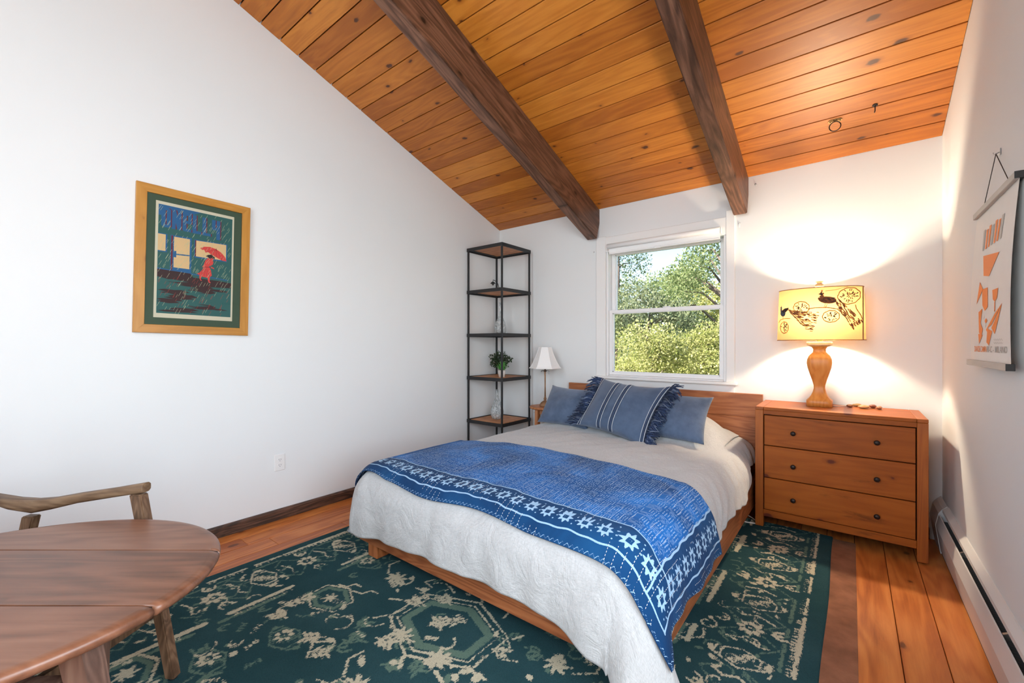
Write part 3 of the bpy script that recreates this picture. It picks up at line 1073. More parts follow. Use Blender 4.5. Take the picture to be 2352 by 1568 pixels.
# felt pads so the feet rest on rug and floor
# ---- oval table in the lower left
tmaj = Vector((0.584, 0.812, 0)).normalized()
tc_ = Vector((-1.826, -0.018, 0.0))
trot = math.atan2(tmaj.y, tmaj.x)
R_ax = Vector((math.cos(YAW), math.sin(YAW), 0))     # boards of the top run along this direction
TA, TB, TZ = 0.574, 0.484, 0.600
table = thing('oval_table', 'worn reddish brown oval wooden table with a rounded edge', 'table', (tc_.x, tc_.y, 0), (0, 0, YAW))
# local frame: x along the boards (photo's horizontal), y away from the camera
phi = trot - YAW


def ell(t, k=1.0):
    p = Vector((TA * k * math.cos(t), TB * k * math.sin(t), 0))
    return Vector((p.x * math.cos(phi) - p.y * math.sin(phi), p.x * math.sin(phi) + p.y * math.cos(phi), 0))


# seams at camera depth: v=1263 and v=1391 of the photograph -> local y
seams = [1.357 - 1.118, 1.068 - 1.118]
import bisect
ts = np.linspace(0, 2 * PI, 240, endpoint=False)
ring = [ell(t) for t in ts]


def clip_poly(poly, y0, y1):
    def clip(poly, f):
        out = []
        for i in range(len(poly)):
            a, b_ = poly[i], poly[(i + 1) % len(poly)]
            fa_, fb_ = f(a), f(b_)
            if fa_ >= 0:
                out.append(a)
            if (fa_ >= 0) != (fb_ >= 0):
                t = fa_ / (fa_ - fb_)
                out.append(a + (b_ - a) * t)
        return out
    return clip(clip(poly, lambda p: p.y - y0), lambda p: y1 - p.y)


top_t = 0.032
inner = [ell(t, 0.975) for t in ts]
bounds = [-1.0, -0.30, seams[1], seams[0], 1.0]
for a, b_ in zip(bounds[:-1], bounds[1:]):
    g = 0.0032
    levels = []
    for k, z in ((0.960, TZ - top_t), (0.990, TZ - top_t + 0.004), (1.0, TZ - top_t * 0.55), (0.998, TZ - 0.009), (0.990, TZ - 0.004), (0.976, TZ - 0.0008), (0.955, TZ)):
        pl = clip_poly([Vector(p) * k for p in ring], a + g, b_ - g)
        levels.append((pl, z))
    # resample every level to the same number of points by arc parameter
    nres = 160

    def resample(pl):
        L = [0.0]
        for i in range(len(pl)):
            L.append(L[-1] + (pl[(i + 1) % len(pl)] - pl[i]).length)
        out = []
        for q in range(nres):
            s = L[-1] * q / nres
            i = min(bisect.bisect_right(L, s) - 1, len(pl) - 1)
            f = (s - L[i]) / max(L[i + 1] - L[i], 1e-9)
            out.append(pl[i].lerp(pl[(i + 1) % len(pl)], f))
        c = sum(out, Vector()) / nres
        k0 = min(range(nres), key=lambda i: abs(math.atan2(out[i].y - c.y, out[i].x - c.x)))
        return out[k0:] + out[:k0]
    V, Fc = [], []
    for pl, z in levels:
        V += [(p.x, p.y, z) for p in resample(pl)]
    nl = len(levels)
    for i in range(nl - 1):
        for k in range(nres):
            p, q = i * nres + k, i * nres + (k + 1) % nres
            Fc.append((p, q, q + nres, p + nres))
    Fc.append(tuple(range((nl - 1) * nres, nl * nres)))
    Fc.append(tuple(reversed(range(nres))))
    me = mesh('top_board', V, Fc, M_TABLE)
    me.polygons.foreach_set('use_smooth', [len(p.vertices) == 4 for p in me.polygons])
    obj('top_board', me, table)


def leg_mesh(name, p0, p1, w0, w1, d0, d1, mat):
    """tapered square post from p0 (bottom) to p1 (top)"""
    p0, p1 = Vector(p0), Vector(p1)
    V = []
    for p, w, d in ((p0, w0, d0), (p0.lerp(p1, 0.02), w0 * 1.06, d0 * 1.06), (p1, w1, d1)):
        V += [p + Vector((sx * w / 2, sy * d / 2, 0)) for sx, sy in ((-1, -1), (1, -1), (1, 1), (-1, 1))]
    Fc = [(3, 2, 1, 0), (8, 9, 10, 11)]
    for i in (0, 4):
        for k in range(4):
            Fc.append((i + k, i + (k + 1) % 4, i + (k + 1) % 4 + 4, i + k + 4))
    return mesh(name, V, Fc, mat)


for sy_ in seams + [-0.30]:
    xs_ = [p.x for p in ring if abs(p.y - sy_) < 0.012]
    if len(xs_) > 1:
        obj('seam_fill', box_mesh((max(xs_) - min(xs_) - 0.03, 0.010, top_t - 0.008), M_DARK, 0, 'seam_fill'), table, ((max(xs_) + min(xs_)) / 2, sy_, TZ - top_t / 2 - 0.001))
lp = {}
for sx in (-1, 1):
    for sy in (-1, 1):
        t_ = Vector((0.42 * sx, 0.20 * sy, 0))
        if sx > 0:
            t_ = Vector((0.450, -0.135, 0)) if sy < 0 else Vector((0.150, 0.215, 0))
        lp[(sx, sy)] = t_
        f_ = t_ + Vector((0.155 * sx, 0.03 * sy, 0)) * (1.0 if sy < 0 or sx < 0 else 0.0)
        obj('leg', leg_mesh('leg', (f_.x, f_.y, 0.012), (t_.x, t_.y, TZ - top_t - 0.0005), 0.034, 0.058, 0.034, 0.05, M_TLEG), table)


def rail(name, a, b_, z0, z1, th, mat, parent):
    a, b_ = Vector(a), Vector(b_)
    d = b_ - a
    L = d.length
    o = obj(name, box_mesh((L, th, z1 - z0), mat, 0.003, name), parent, ((a.x + b_.x) / 2, (a.y + b_.y) / 2, (z0 + z1) / 2), (0, 0, math.atan2(d.y, d.x)))
    return o


def off(p, q, r):
    p, q = Vector(p), Vector(q)
    d = (q - p).normalized()
    return p + d * r, q - d * r


a, b_ = off(lp[(1, -1)], lp[(1, 1)], 0.035)
rail('apron', a, b_, 0.475, 0.5675, 0.022, M_TLEG, table)
a, b_ = off(lp[(-1, -1)], lp[(-1, 1)], 0.035)
rail('apron', a, b_, 0.475, 0.5675, 0.022, M_TLEG, table)
a, b_ = off(lp[(1, -1)], lp[(-1, -1)], 0.05)
rail('stretcher', a + Vector((0.02, 0, 0)), b_, 0.415, 0.487, 0.03, M_TLEG, table)
a, b_ = off(lp[(1, 1)], lp[(-1, 1)], 0.05)
rail('stretcher', a, b_, 0.50, 0.5675, 0.022, M_TLEG, table)

# ---- armchair pulled up behind the table (mostly out of frame)
cf = Vector((0.824, 0.567, 0))
cr = Vector((0.567, -0.824, 0))
arm_f = Vector((-2.197, 0.4146, 0.0))
CH0 = Vector((-2.2, 0.1, 0))
CHA = math.atan2(cf.y, cf.x)
ch = thing('armchair', 'wooden armchair with bare curved armrest behind the oval table', 'armchair', (-2.2, 0.1, 0.0), (0, 0, CHA))
arm_f = Matrix.Rotation(-CHA, 3, 'Z') @ (arm_f - CH0)
cf, cr = Vector((1, 0, 0)), Vector((0, -1, 0))          # in the chair's own frame


def cp(ahead, sidew, z):
    return arm_f + cf * ahead + cr * sidew + Vector((0, 0, z))


SEATW = 0.58


def post(name, p0, p1, w0, w1, mat):
    """rectangular post between two points, aligned with the chair"""
    V = []
    for p, (w, d) in ((p0, w0), (p1, w1)):
        for sx, sy in ((-1, -1), (1, -1), (1, 1), (-1, 1)):
            V.append(p + cf * (sx * w / 2) + cr * (sy * d / 2))
    Fc = [(0, 1, 2, 3), (7, 6, 5, 4)]
    for k in range(4):
        Fc.append((k, k + 4, (k + 1) % 4 + 4, (k + 1) % 4))
    me = mesh(name, V, Fc, mat)
    bm = bmesh.new()
    bm.from_mesh(me)
    bmesh.ops.recalc_face_normals(bm, faces=bm.faces)
    bmesh.ops.bevel(bm, geom=list(bm.edges), offset=0.004, segments=2, affect='EDGES')
    bm.to_mesh(me)
    bm.free()
    return me


for sw in (0.0, SEATW):
    obj('leg', post('leg', cp(0.210, sw + 0.078, 0.016), cp(-0.004, sw, 0.664), (0.036, 0.036), (0.05, 0.036), M_CHAIR_Z), ch)
    obj('foot_pad', lathe('foot_pad', [(0.014, 0.0), (0.014, 0.0055)], M_BLACK, 12), ch, cp(0.210, sw + 0.078, 0.010))
    obj('leg', post('leg', cp(-0.60, sw, 0.012), cp(-0.46, sw, 0.566), (0.036, 0.034), (0.05, 0.034), M_CHAIR_Z), ch)
    # armrest: swept, rising to the front, broad and flattened in the middle
    V, Fc = [], []
    stt = [(0.030, 0.690, 0.038, 0.036), (0.026, 0.689, 0.040, 0.038), (-0.10, 0.667, 0.040, 0.036), (-0.25, 0.642, 0.042, 0.038), (-0.36, 0.618, 0.050, 0.044), (-0.44, 0.606, 0.062, 0.052), (-0.52, 0.612, 0.070, 0.042), (-0.64, 0.635, 0.05, 0.03)]
    for ah, z, wd, ht in stt:
        c0 = cp(ah, sw, z)
        for k in range(12):
            t = 2 * PI * k / 12
            ce, se = math.cos(t), math.sin(t)
            e = 3.2
            r = (abs(ce) ** e + abs(se) ** e) ** (-1 / e)
            V.append(c0 + cr * (wd / 2 * r * ce) + Vector((0, 0, ht / 2 * r * se)))
    for i in range(len(stt) - 1):
        for k in range(12):
            p, q = i * 12 + k, i * 12 + (k + 1) % 12
            Fc.append((p, q, q + 12, p + 12))
    Fc += [tuple(range(12)), tuple(range((len(stt) - 1) * 12, len(stt) * 12))]
    me = mesh('armrest', V, Fc, M_CHAIR)
    bm = bmesh.new()
    bm.from_mesh(me)
    bmesh.ops.recalc_face_normals(bm, faces=bm.faces)
    bm.to_mesh(me)
    bm.free()
    me.polygons.foreach_set('use_smooth', [len(p.vertices) == 4 for p in me.polygons])
    obj('armrest', me, ch)
    # side seat rail
    obj('seat_rail', post('seat_rail', cp(-0.50, sw, 0.25) , cp(0.06, sw, 0.235), (0.02, 0.022), (0.02, 0.022), M_CHAIR_Z), ch)
for ah, z in ((0.075, 0.225), (-0.52, 0.25)):
    p0, p1 = cp(ah, 0.03, z), cp(ah, SEATW - 0.03, z)
    V = []
    for p in (p0, p1):
        for sx, sz in ((-1, -1), (1, -1), (1, 1), (-1, 1)):
            V.append(p + cf * (0.011 * sx) + Vector((0, 0, 0.03 * sz)))
    Fc = [(0, 1, 2, 3), (7, 6, 5, 4)] + [(k, k + 4, (k + 1) % 4 + 4, (k + 1) % 4) for k in range(4)]
    me = mesh('seat_rail', V, Fc, M_CHAIR_Z)
    bm = bmesh.new(); bm.from_mesh(me); bmesh.ops.recalc_face_normals(bm, faces=bm.faces); bm.to_mesh(me); bm.free()
    obj('seat_rail', me, ch)
for k in range(5):
    sw = 0.06 + k * 0.115
    obj('back_slat', post('back_slat', cp(-0.52, sw, 0.30), cp(-0.70, sw, 0.86), (0.016, 0.05), (0.016, 0.05), M_CHAIR_Z), ch)
p0 = [cp(-0.70, s, 0.875) for s in (0.0, 0.2, 0.4, 0.58)]
obj('back_rail', tube('back_rail', p0, 0.022, M_CHAIR, 10), ch)


def cushion(name, w, h, th, mat, puff=0.55, n=28, pinch=0.06, seed=0.0, corner=0.35):
    """soft pillow in local x (width) y (height) z (thickness), centred; returns mesh with UV"""
    s = np.linspace(-1, 1, n)
    S, Tt = np.meshgrid(s, s, indexing='ij')
    P = []
    for side_ in (1, -1):
        prof = np.clip((1 - S ** 2), 0, 1) ** puff * np.clip((1 - Tt ** 2), 0, 1) ** puff
        pinch_y = pinch
        wx = w / 2 * S * (1 - 0.5 * pinch * (1 - Tt ** 2) * np.abs(S) ** 3)
        hy = h / 2 * Tt * (1 - np.where(Tt > 0, pinch_y, 0.5 * pinch_y) * (1 - S ** 2) * np.abs(Tt) ** 3)
        nn = vnoise(S + seed, Tt, 1.6, seed) * 0.10 + vnoise(S, Tt + seed, 4.0, seed + 2) * 0.03
        z = side_ * (th / 2) * prof * (1 + nn)
        P.append(np.stack([wx, hy, z], -1))
    V = list(P[0].reshape(-1, 3)) + list(P[1].reshape(-1, 3))
    idx = np.arange(n * n).reshape(n, n)
    Fc = []
    for i in range(n - 1):
        for j in range(n - 1):
            Fc.append((idx[i, j], idx[i + 1, j], idx[i + 1, j + 1], idx[i, j + 1]))
            o_ = n * n
            Fc.append((o_ + idx[i, j + 1], o_ + idx[i + 1, j + 1], o_ + idx[i + 1, j], o_ + idx[i, j]))
    me = mesh(name, V, Fc, mat, True)
    bm = bmesh.new()
    bm.from_mesh(me)
    bmesh.ops.remove_doubles(bm, verts=bm.verts, dist=1e-5)
    bm.to_mesh(me)
    bm.free()
    me.polygons.foreach_set('use_smooth', [True] * len(me.polygons))
    return me


me = cushion('seat_cushion', 0.53, 0.62, 0.15, M_NAVY, 0.22)
q = obj('seat_cushion', me, ch, cp(-0.17, SEATW / 2, 0.333), (0, 0, math.atan2(cr.y, cr.x)))

# ================================================================== rug
RX0, RX1, RY0, RY1 = -2.703, -0.090, -0.30, 3.465
CELL = 0.006
ni = int((RX1 - RX0) / CELL) + 1
nj = int((RY1 - RY0) / CELL) + 1
gx = np.linspace(RX0, RX1, ni)
gy = np.linspace(RY0, RY1, nj)
cream = np.zeros((ni, nj), np.float32)       # bright motif
sage = np.zeros((ni, nj), np.float32)        # half-tone motif


class Pen:
    """draws soft-edged shapes into the rug rasters (metres)"""

    def __init__(self, arr):
        self.a = arr

    def win(self, x0, x1, y0, y1):
        i0 = max(0, int((x0 - RX0) / CELL) - 2)
        i1 = min(ni, int((x1 - RX0) / CELL) + 3)
        j0 = max(0, int((y0 - RY0) / CELL) - 2)
        j1 = min(nj, int((y1 - RY0) / CELL) + 3)
        if i0 >= i1 or j0 >= j1:
            return None
        Xg, Yg = np.meshgrid(gx[i0:i1], gy[j0:j1], indexing='ij')
        return (slice(i0, i1), slice(j0, j1)), Xg, Yg

    def put(self, sl, d, w):
        m = np.clip(0.5 + (w - d) / 0.017, 0, 1)
        self.a[sl] = np.maximum(self.a[sl], m)

    def line(self, pts, w=0.006):
        for (x0, y0), (x1, y1) in zip(pts[:-1], pts[1:]):
            g = self.win(min(x0, x1) - w, max(x0, x1) + w, min(y0, y1) - w, max(y0, y1) + w)
            if g is None:
                continue
            sl, Xg, Yg = g
            dx, dy = x1 - x0, y1 - y0
            t = np.clip(((Xg - x0) * dx + (Yg - y0) * dy) / (dx * dx + dy * dy + 1e-9), 0, 1)
            self.put(sl, np.hypot(Xg - x0 - t * dx, Yg - y0 - t * dy), w)

    def blob(self, x, y, rx, ry, rot=0.0):
        r = max(rx, ry)
        g = self.win(x - r, x + r, y - r, y + r)
        if g is None:
            return
        sl, Xg, Yg = g
        c, s = math.cos(rot), math.sin(rot)
        a_ = (Xg - x) * c + (Yg - y) * s
        b_ = -(Xg - x) * s + (Yg - y) * c
        k = np.sqrt((a_ / rx) ** 2 + (b_ / ry) ** 2)
        self.put(sl, (k - 1) * min(rx, ry), 0)

    def erase(self, x, y, r):
        g = self.win(x - r, x + r, y - r, y + r)
        if g is None:
            return
        sl, Xg, Yg = g
        d = np.hypot(Xg - x, Yg - y)
        self.a[sl] *= np.clip(0.5 + (d - r) / 0.012, 0, 1)


PC, PS = Pen(cream), Pen(sage)
rg = random.Random(11)


def rosette(P, x, y, r, n=8):
    for k in range(n):
        t = 2 * PI * k / n
        P.blob(x + r * 0.62 * math.cos(t), y + r * 0.62 * math.sin(t), r * 0.36, r * 0.24, t)
    P.erase(x, y, r * 0.30)
    P.blob(x, y, r * 0.15, r * 0.15)


def hexa(P, x, y, rx, ry, w=0.005, rot=0.0, gap=True):
    pts = []
    for k in range(7):
        t = 2 * PI * k / 6 + PI / 6
        px, py = rx * math.cos(t), ry * math.sin(t)
        pts.append((x + px * math.cos(rot) - py * math.sin(rot), y + px * math.sin(rot) + py * math.cos(rot)))
    P.line(pts, w)


def palmette(P, x, y, r, d=1):
    hexa(P, x, y, r * 0.92, r * 0.72, 0.0055)
    for k in range(7):
        a_ = (k - 3) * 0.20
        P.blob(x + r * 0.32 * math.sin(a_ * 2), y + (k - 3) * r * 0.13, r * 0.42 * (1 - abs(k - 3) * 0.14), 0.0062, 0.12 * (k - 3))
    for sx in (-1, 1):
        P.line([(x + sx * r * 0.92, y - r * 0.3), (x + sx * r * 1.2, y - r * 0.05), (x + sx * r * 1.0, y + r * 0.35)], 0.006)
        P.blob(x + sx * r * 1.15, y + r * 0.05, r * 0.17, r * 0.10, 0.5 * sx)


def tulip(P, x, y, r, rot):
    c, s = math.cos(rot), math.sin(rot)

    def T_(a_, b_):
        return (x + a_ * c - b_ * s, y + a_ * s + b_ * c)
    P.line([T_(-r, r * 0.9), T_(-r * 0.9, -r * 0.2), T_(0, -r * 0.8), T_(r * 0.9, -r * 0.2), T_(r, r * 0.9)], 0.0065)
    q = T_(0, r * 0.1)
    P.blob(q[0], q[1], r * 0.38, r * 0.45, rot)


def steps(P, x, y, n, dx, dy, w=0.006):
    pts = [(x, y)]
    for k in range(n):
        x, y = (x + dx, y + dy * 0.25) if k % 2 == 0 else (x - dx * 0.35, y + dy)
        pts.append((x, y))
    P.line(pts, w)


def spray(P, x, y, r, rot, n=5):
    c, s = math.cos(rot), math.sin(rot)
    P.line([(x, y), (x + r * c, y + r * s)], 0.006)
    for k in range(1, n + 1):
        f = k / n
        for sg in (-1, 1):
            t = rot + sg * 0.85
            px, py = x + r * f * c, y + r * f * s
            P.blob(px + 0.022 * math.cos(t), py + 0.022 * math.sin(t), 0.024, 0.010, t)


def crab(P, x, y, r):
    for k in range(7):
        t = 2 * PI * k / 7 + 0.3
        P.blob(x + r * 0.55 * math.cos(t), y + r * 0.5 * math.sin(t), r * 0.42, r * 0.17, t + 0.4)
    P.blob(x, y, r * 0.42, r * 0.36)


def border(side):
    """side: +1 right edge, -1 left edge of the rug"""
    e = RX1 if side > 0 else RX0
    X_ = lambda d: e - side * d
    y = RY0
    # outer guard lines, worn to dashes
    while y < RY1:
        L = rg.uniform(0.05, 0.30)
        PC.line([(X_(0.076), y), (X_(0.076), min(y + L, RY1))], 0.009)
        for q in range(int(L / 0.02)):
            PC.blob(X_(0.094), y + q * 0.02, 0.009, 0.005)
        y += L + rg.uniform(0.0, 0.07)
    y = RY0
    while y < RY1:
        L = rg.uniform(0.05, 0.22)
        PS.line([(X_(0.124), y), (X_(0.124), y + L)], 0.008)
        y += L + rg.uniform(0.03, 0.12)
    # main band
    per = 0.46
    y = RY0 + 0.12
    k = 0
    while y < RY1 + 0.2:
        rosette(PC, X_(0.255), y, 0.058)
        for s in (-1, 1):
            tulip(PC, X_(0.255 + 0.105 * s), y + 0.012, 0.026, s * side * 1.2)
            PS.line([(X_(0.255 + 0.05 * s), y + 0.03), (X_(0.255 + 0.12 * s), y + 0.10), (X_(0.255 + 0.03 * s), y + 0.16)], 0.005)
            PS.line([(X_(0.255 + 0.05 * s), y - 0.03), (X_(0.255 + 0.12 * s), y - 0.09), (X_(0.255 + 0.06 * s), y - 0.15)], 0.005)
        palmette(PC, X_(0.255), y + per / 2, 0.088)
        PC.line([(X_(0.17), y + per / 2 - 0.15), (X_(0.24), y + per / 2 - 0.115), (X_(0.29), y + per / 2 - 0.135), (X_(0.33), y + per / 2 - 0.11)], 0.0055)
        PC.line([(X_(0.33), y + per / 2 + 0.12), (X_(0.27), y + per / 2 + 0.14), (X_(0.20), y + per / 2 + 0.115)], 0.0055)
        PC.blob(X_(0.36), y + per / 2, 0.016, 0.024, 0.4)
        PC.blob(X_(0.155), y + per / 2 + 0.01, 0.014, 0.022, -0.4)
        y += per
        k += 1
    # inner guard: broad broken stripe with a halftone partner
    y = RY0
    while y < RY1:
        L = rg.uniform(0.10, 0.40)
        PC.line([(X_(0.452), y), (X_(0.452), y + L)], 0.0135)
        for q in range(int(L / 0.012)):
            if rg.random() < 0.5:
                PC.blob(X_(0.474 + rg.uniform(-0.004, 0.014)), y + q * 0.012, 0.008, 0.004)
        PS.line([(X_(0.492), y - 0.05), (X_(0.492), y + L * 0.8)], 0.012)
        y += L + rg.uniform(0.08, 0.30)


border(1)
border(-1)
# field motifs on a jittered lattice, mirrored about the middle of the rug
mid = (RX0 + RX1) / 2
for row in range(15):
    yy = RY0 + 0.12 + row * 0.262
    for colm in range(4):
        dx = 0.03 + colm * 0.235 + (0.1 if row % 2 else 0.0)
        kind = rg.randrange(7)
        jx, jy = rg.uniform(-0.03, 0.03), rg.uniform(-0.05, 0.05)
        rot = rg.uniform(0, 6.28)
        for sg in (-1, 1):
            if rg.random() < 0.12:
                continue
            x = mid + sg * (dx + jx)
            y = yy + jy
            if abs(x - mid) > 0.79:
                continue
            if kind == 0:
                hexa(PC, x, y, 0.135, 0.10, 0.0055)
                hexa(PS, x, y, 0.105, 0.075, 0.012)
                crab(PC, x, y, 0.045)
            elif kind == 1:
                crab(PC, x, y, 0.062)
                PC.line([(x + sg * 0.07, y), (x + sg * 0.14, y + 0.06), (x + sg * 0.13, y + 0.12)], 0.006)
            elif kind == 2:
                spray(PC, x, y, 0.13, rot if sg > 0 else PI - rot, 4)
            elif kind == 3:
                steps(PC, x - 0.06 * sg, y - 0.09, 6, 0.07 * sg, 0.05)
                PC.blob(x + 0.05 * sg, y, 0.028, 0.018, 0.6)
            elif kind == 4:
                PC.line([(x, y - 0.06), (x + 0.07 * sg, y), (x, y + 0.06), (x - 0.04 * sg, y), (x, y - 0.06)], 0.007)
                tulip(PS, x - 0.06 * sg, y + 0.06, 0.03, rot)
            elif kind == 5:
                palmette(PS, x, y, 0.085)
                rosette(PC, x + 0.02 * sg, y + 0.005, 0.045, 7)
            else:
                PC.line([(x - 0.10, y), (x - 0.03, y + 0.02 * sg), (x + 0.03, y + 0.05), (x + 0.09, y + 0.04)], 0.006)
                PC.blob(x - 0.10, y, 0.026, 0.018, 0.3)
                tulip(PC, x + 0.10, y + 0.045, 0.026, -1.2)
    for q in range(5):
        x = mid + rg.uniform(-0.78, 0.78)
        y = yy + rg.uniform(-0.13, 0.13)
        (PC if q < 3 else PS).blob(x, y, rg.uniform(0.010, 0.022), rg.uniform(0.008, 0.016), rg.uniform(0, 3))
# finer filling between the motifs: curls, hooks, little leaves and dashes
def curl(P, x, y, r, rot, w=0.0055):
    P.line([(x + r * f * math.cos(rot + 4.2 * f), y + r * f * math.sin(rot + 4.2 * f)) for f in np.linspace(0.35, 1.0, 9)], w)


for k in range(420):
    x = mid + rg.uniform(-0.80, 0.80)
    y = rg.uniform(RY0 + 0.05, RY1 - 0.05)
    rot = rg.uniform(0, 2 * PI)
    P_ = PC if rg.random() < 0.55 else PS
    kind = rg.randrange(6)
    if kind == 0:
        curl(P_, x, y, rg.uniform(0.035, 0.075), rot)
    elif kind == 1:
        q = rg.uniform(0.03, 0.06)
        P_.line([(x, y), (x + q, y + q * 0.3), (x + q * 1.2, y + q), (x + q * 2.0, y + q * 1.1)], 0.0055)
    elif kind == 2:
        for j in range(4):
            P_.blob(x + 0.016 * j * math.cos(rot), y + 0.016 * j * math.sin(rot), 0.013, 0.0065, rot + 1.3)
    elif kind == 3:
        spray(P_, x, y, rg.uniform(0.05, 0.085), rot, 3)
    elif kind == 4:
        tulip(P_, x, y, rg.uniform(0.018, 0.030), rot)
    else:
        P_.blob(x, y, rg.uniform(0.018, 0.034), rg.uniform(0.012, 0.022), rot)
for sd_ in (1, -1):
    e_ = RX1 if sd_ > 0 else RX0
    for k in range(230):
        x = e_ - sd_ * rg.uniform(0.15, 0.42)
        y = rg.uniform(RY0, RY1)
        rot = rg.uniform(0, 2 * PI)
        P_ = PC if rg.random() < 0.4 else PS
        if rg.random() < 0.5:
            curl(P_, x, y, rg.uniform(0.025, 0.05), rot, 0.0048)
        else:
            P_.blob(x, y, rg.uniform(0.010, 0.020), rg.uniform(0.007, 0.012), rot)
# big medallions that run under the bed
for (x, y, rx, ry) in ((mid, 1.30, 0.30, 0.22), (mid - 0.02, 0.55, 0.24, 0.20), (mid, 2.2, 0.3, 0.22)):
    hexa(PC, x, y, rx, ry, 0.006)
    hexa(PC, x, y, rx * 0.86, ry * 0.84, 0.0045)
    hexa(PS, x, y, rx * 0.72, ry * 0.68, 0.020)
    for k in range(12):
        t = 2 * PI * k / 12
        PC.line([(x + rx * 1.06 * math.cos(t), y + ry * 1.06 * math.sin(t)), (x + rx * 1.24 * math.cos(t + 0.1), y + ry * 1.26 * math.sin(t + 0.1))], 0.007)
edgeY = np.minimum(gy - RY0, RY1 - gy)

M_RUG, nt, b = new_mat('rug_pile')
tc = N(nt, 'ShaderNodeTexCoord')
ac = N(nt, 'ShaderNodeAttribute', attribute_name='cream')
asg = N(nt, 'ShaderNodeAttribute', attribute_name='sage')
ob = tc.outputs['Object']
pile = noise_tex(nt, ob, 260, 2.0, 0.6)
mpd = N(nt, 'ShaderNodeMapping')
mpd.inputs['Scale'].default_value = (1.0, 0.45, 1.0)
nt.links.new(ob, mpd.inputs['Vector'])
dst = noise_tex(nt, mpd.outputs[0], 95, 4.0, 0.78)
wear = noise_tex(nt, ob, 3.2, 3.0)
fine = val(nt, 'MULTIPLY', val(nt, 'SUBTRACT', dst, 0.5), 2.3)
wearv = val(nt, 'MULTIPLY', val(nt, 'SUBTRACT', wear, 0.5), 1.0)
cr_ = smoothstep(nt, val(nt, 'ADD', val(nt, 'ADD', ac.outputs['Fac'], fine), wearv), 0.50, 0.64)
cr_ = val(nt, 'MULTIPLY', cr_, smoothstep(nt, ac.outputs['Fac'], 0.10, 0.35))
sg_ = smoothstep(nt, val(nt, 'ADD', asg.outputs['Fac'], fine), 0.45, 0.70)
sg_ = val(nt, 'MULTIPLY', sg_, smoothstep(nt, asg.outputs['Fac'], 0.10, 0.35))
field_c = ramp(nt, noise_tex(nt, ob, 2.2, 4.0), [(0.3, (0.016, 0.049, 0.057)), (0.7, (0.029, 0.073, 0.082))])
c = mixc(nt, val(nt, 'MULTIPLY', sg_, 0.75), field_c, (0.13, 0.20, 0.15))
c = mixc(nt, val(nt, 'MULTIPLY', cr_, 0.95), c, (0.50, 0.455, 0.33))
c = mixc(nt, val(nt, 'MULTIPLY', smoothstep(nt, pile, 0.35, 0.75), 0.45), c, mixc(nt, 0.5, c, (0.004, 0.010, 0.012)))
nt.links.new(c, b.inputs['Base Color'])
b.inputs['Roughness'].default_value = 1.0
b.inputs['Specular IOR Level'].default_value = 0.05
bump(nt, b, pile, 0.6, 0.004)
XX, YY = np.meshgrid(gx, gy, indexing='ij')
wav = 0.004 * np.sin(YY * 5 + 1) * np.exp(-(RX1 - XX) * 12)
XX2 = XX + wav
ed = np.minimum(np.minimum(XX - RX0, RX1 - XX), np.minimum(YY - RY0, RY1 - YY))
ZZ = 0.0010 + 0.0090 * np.sqrt(np.clip(ed / 0.008, 0, 1))
me = grid_mesh('area_rug', np.stack([XX2, YY, ZZ], -1), M_RUG, True, {'cream': cream, 'sage': sage})
rug = obj('area_rug', me)
tag(rug, 'large dark teal rug with a worn cream oriental pattern under the bed', 'rug')
M_PAD = plain('felt_pad', (0.235, 0.105, 0.06), 1.0, 0, 260, 0.8, 0.25, 0.05)
pad = obj('rug_pad', box_mesh((2.66, 3.60, 0.004), M_PAD, 0.001, 'rug_pad'), None, (-1.335, 1.62, -0.0012))
pad.location.x = (-2.60 + 0.022) / 2
pad.location.y = (RY0 + RY1) / 2 - 0.005
pad.data = box_mesh((2.60 + 0.022 - 0.0, RY1 - RY0 - 0.02, 0.004), M_PAD, 0.001, 'rug_pad')
tag(pad, 'brown felt rug pad showing as a strip beside the teal rug', 'rug pad')

# ================================================================== corner shelf and what stands on it
SX0, SY1, SS = -3.190, 3.750, 0.462       # back corner post and side length (post centres)
cs = thing('corner_shelf', 'tall black metal corner shelf with wooden boards', 'shelf', (SX0 + SS / 2, SY1 - SS / 2, 0))
PR = 0.0085
Z_SH = [2.268, 1.820, 1.365, 0.915, 0.460, 0.075]
for px, py in ((SX0, SY1), (SX0 + SS, SY1), (SX0, SY1 - SS), (SX0 + SS, SY1 - SS)):
    box('post', (px - PR, py - PR, 0.0005), (px + PR, py + PR, Z_SH[0] - 0.036), M_SHELF_METAL, cs, 0.001)
for z in Z_SH:
    lo, hi = SX0 - PR, SX0 + SS + PR
    yl, yh = SY1 - SS - PR, SY1 + PR
    sh = obj('shelf', None, cs, wloc(cs, (SX0 + SS / 2, SY1 - SS / 2, z)))
    t, h = 0.004, 0.035
    for a, b_ in (((lo - t, yl - t, z - h), (hi + t, yl, z)), ((lo - t, yh, z - h), (hi + t, yh + t, z)), ((lo - t, yl, z - h), (lo, yh, z)), ((hi, yl, z - h), (hi + t, yh, z))):
        box('rim', a, b_, M_SHELF_METAL, sh, 0.0006)
    in_ = PR + 0.0095
    box('board', (SX0 + in_, SY1 - SS + in_, z - 0.018), (SX0 + SS - in_, SY1 - in_, z - 0.003), M_SHELF_WOOD, sh, 0.001)
    # inner lip frame that carries the board
    for a, b_ in (((lo, yl, z - 0.022), (hi, yl + 0.045, z - 0.0185)), ((lo, yh - 0.045, z - 0.022), (hi, yh, z - 0.0185)), ((lo, yl + 0.045, z - 0.022), (lo + 0.045, yh - 0.045, z - 0.0185)), ((hi - 0.045, yl + 0.045, z - 0.022), (hi, yh - 0.045, z - 0.0185))):
        box('lip', a, b_, M_SHELF_METAL, sh, 0.0005)

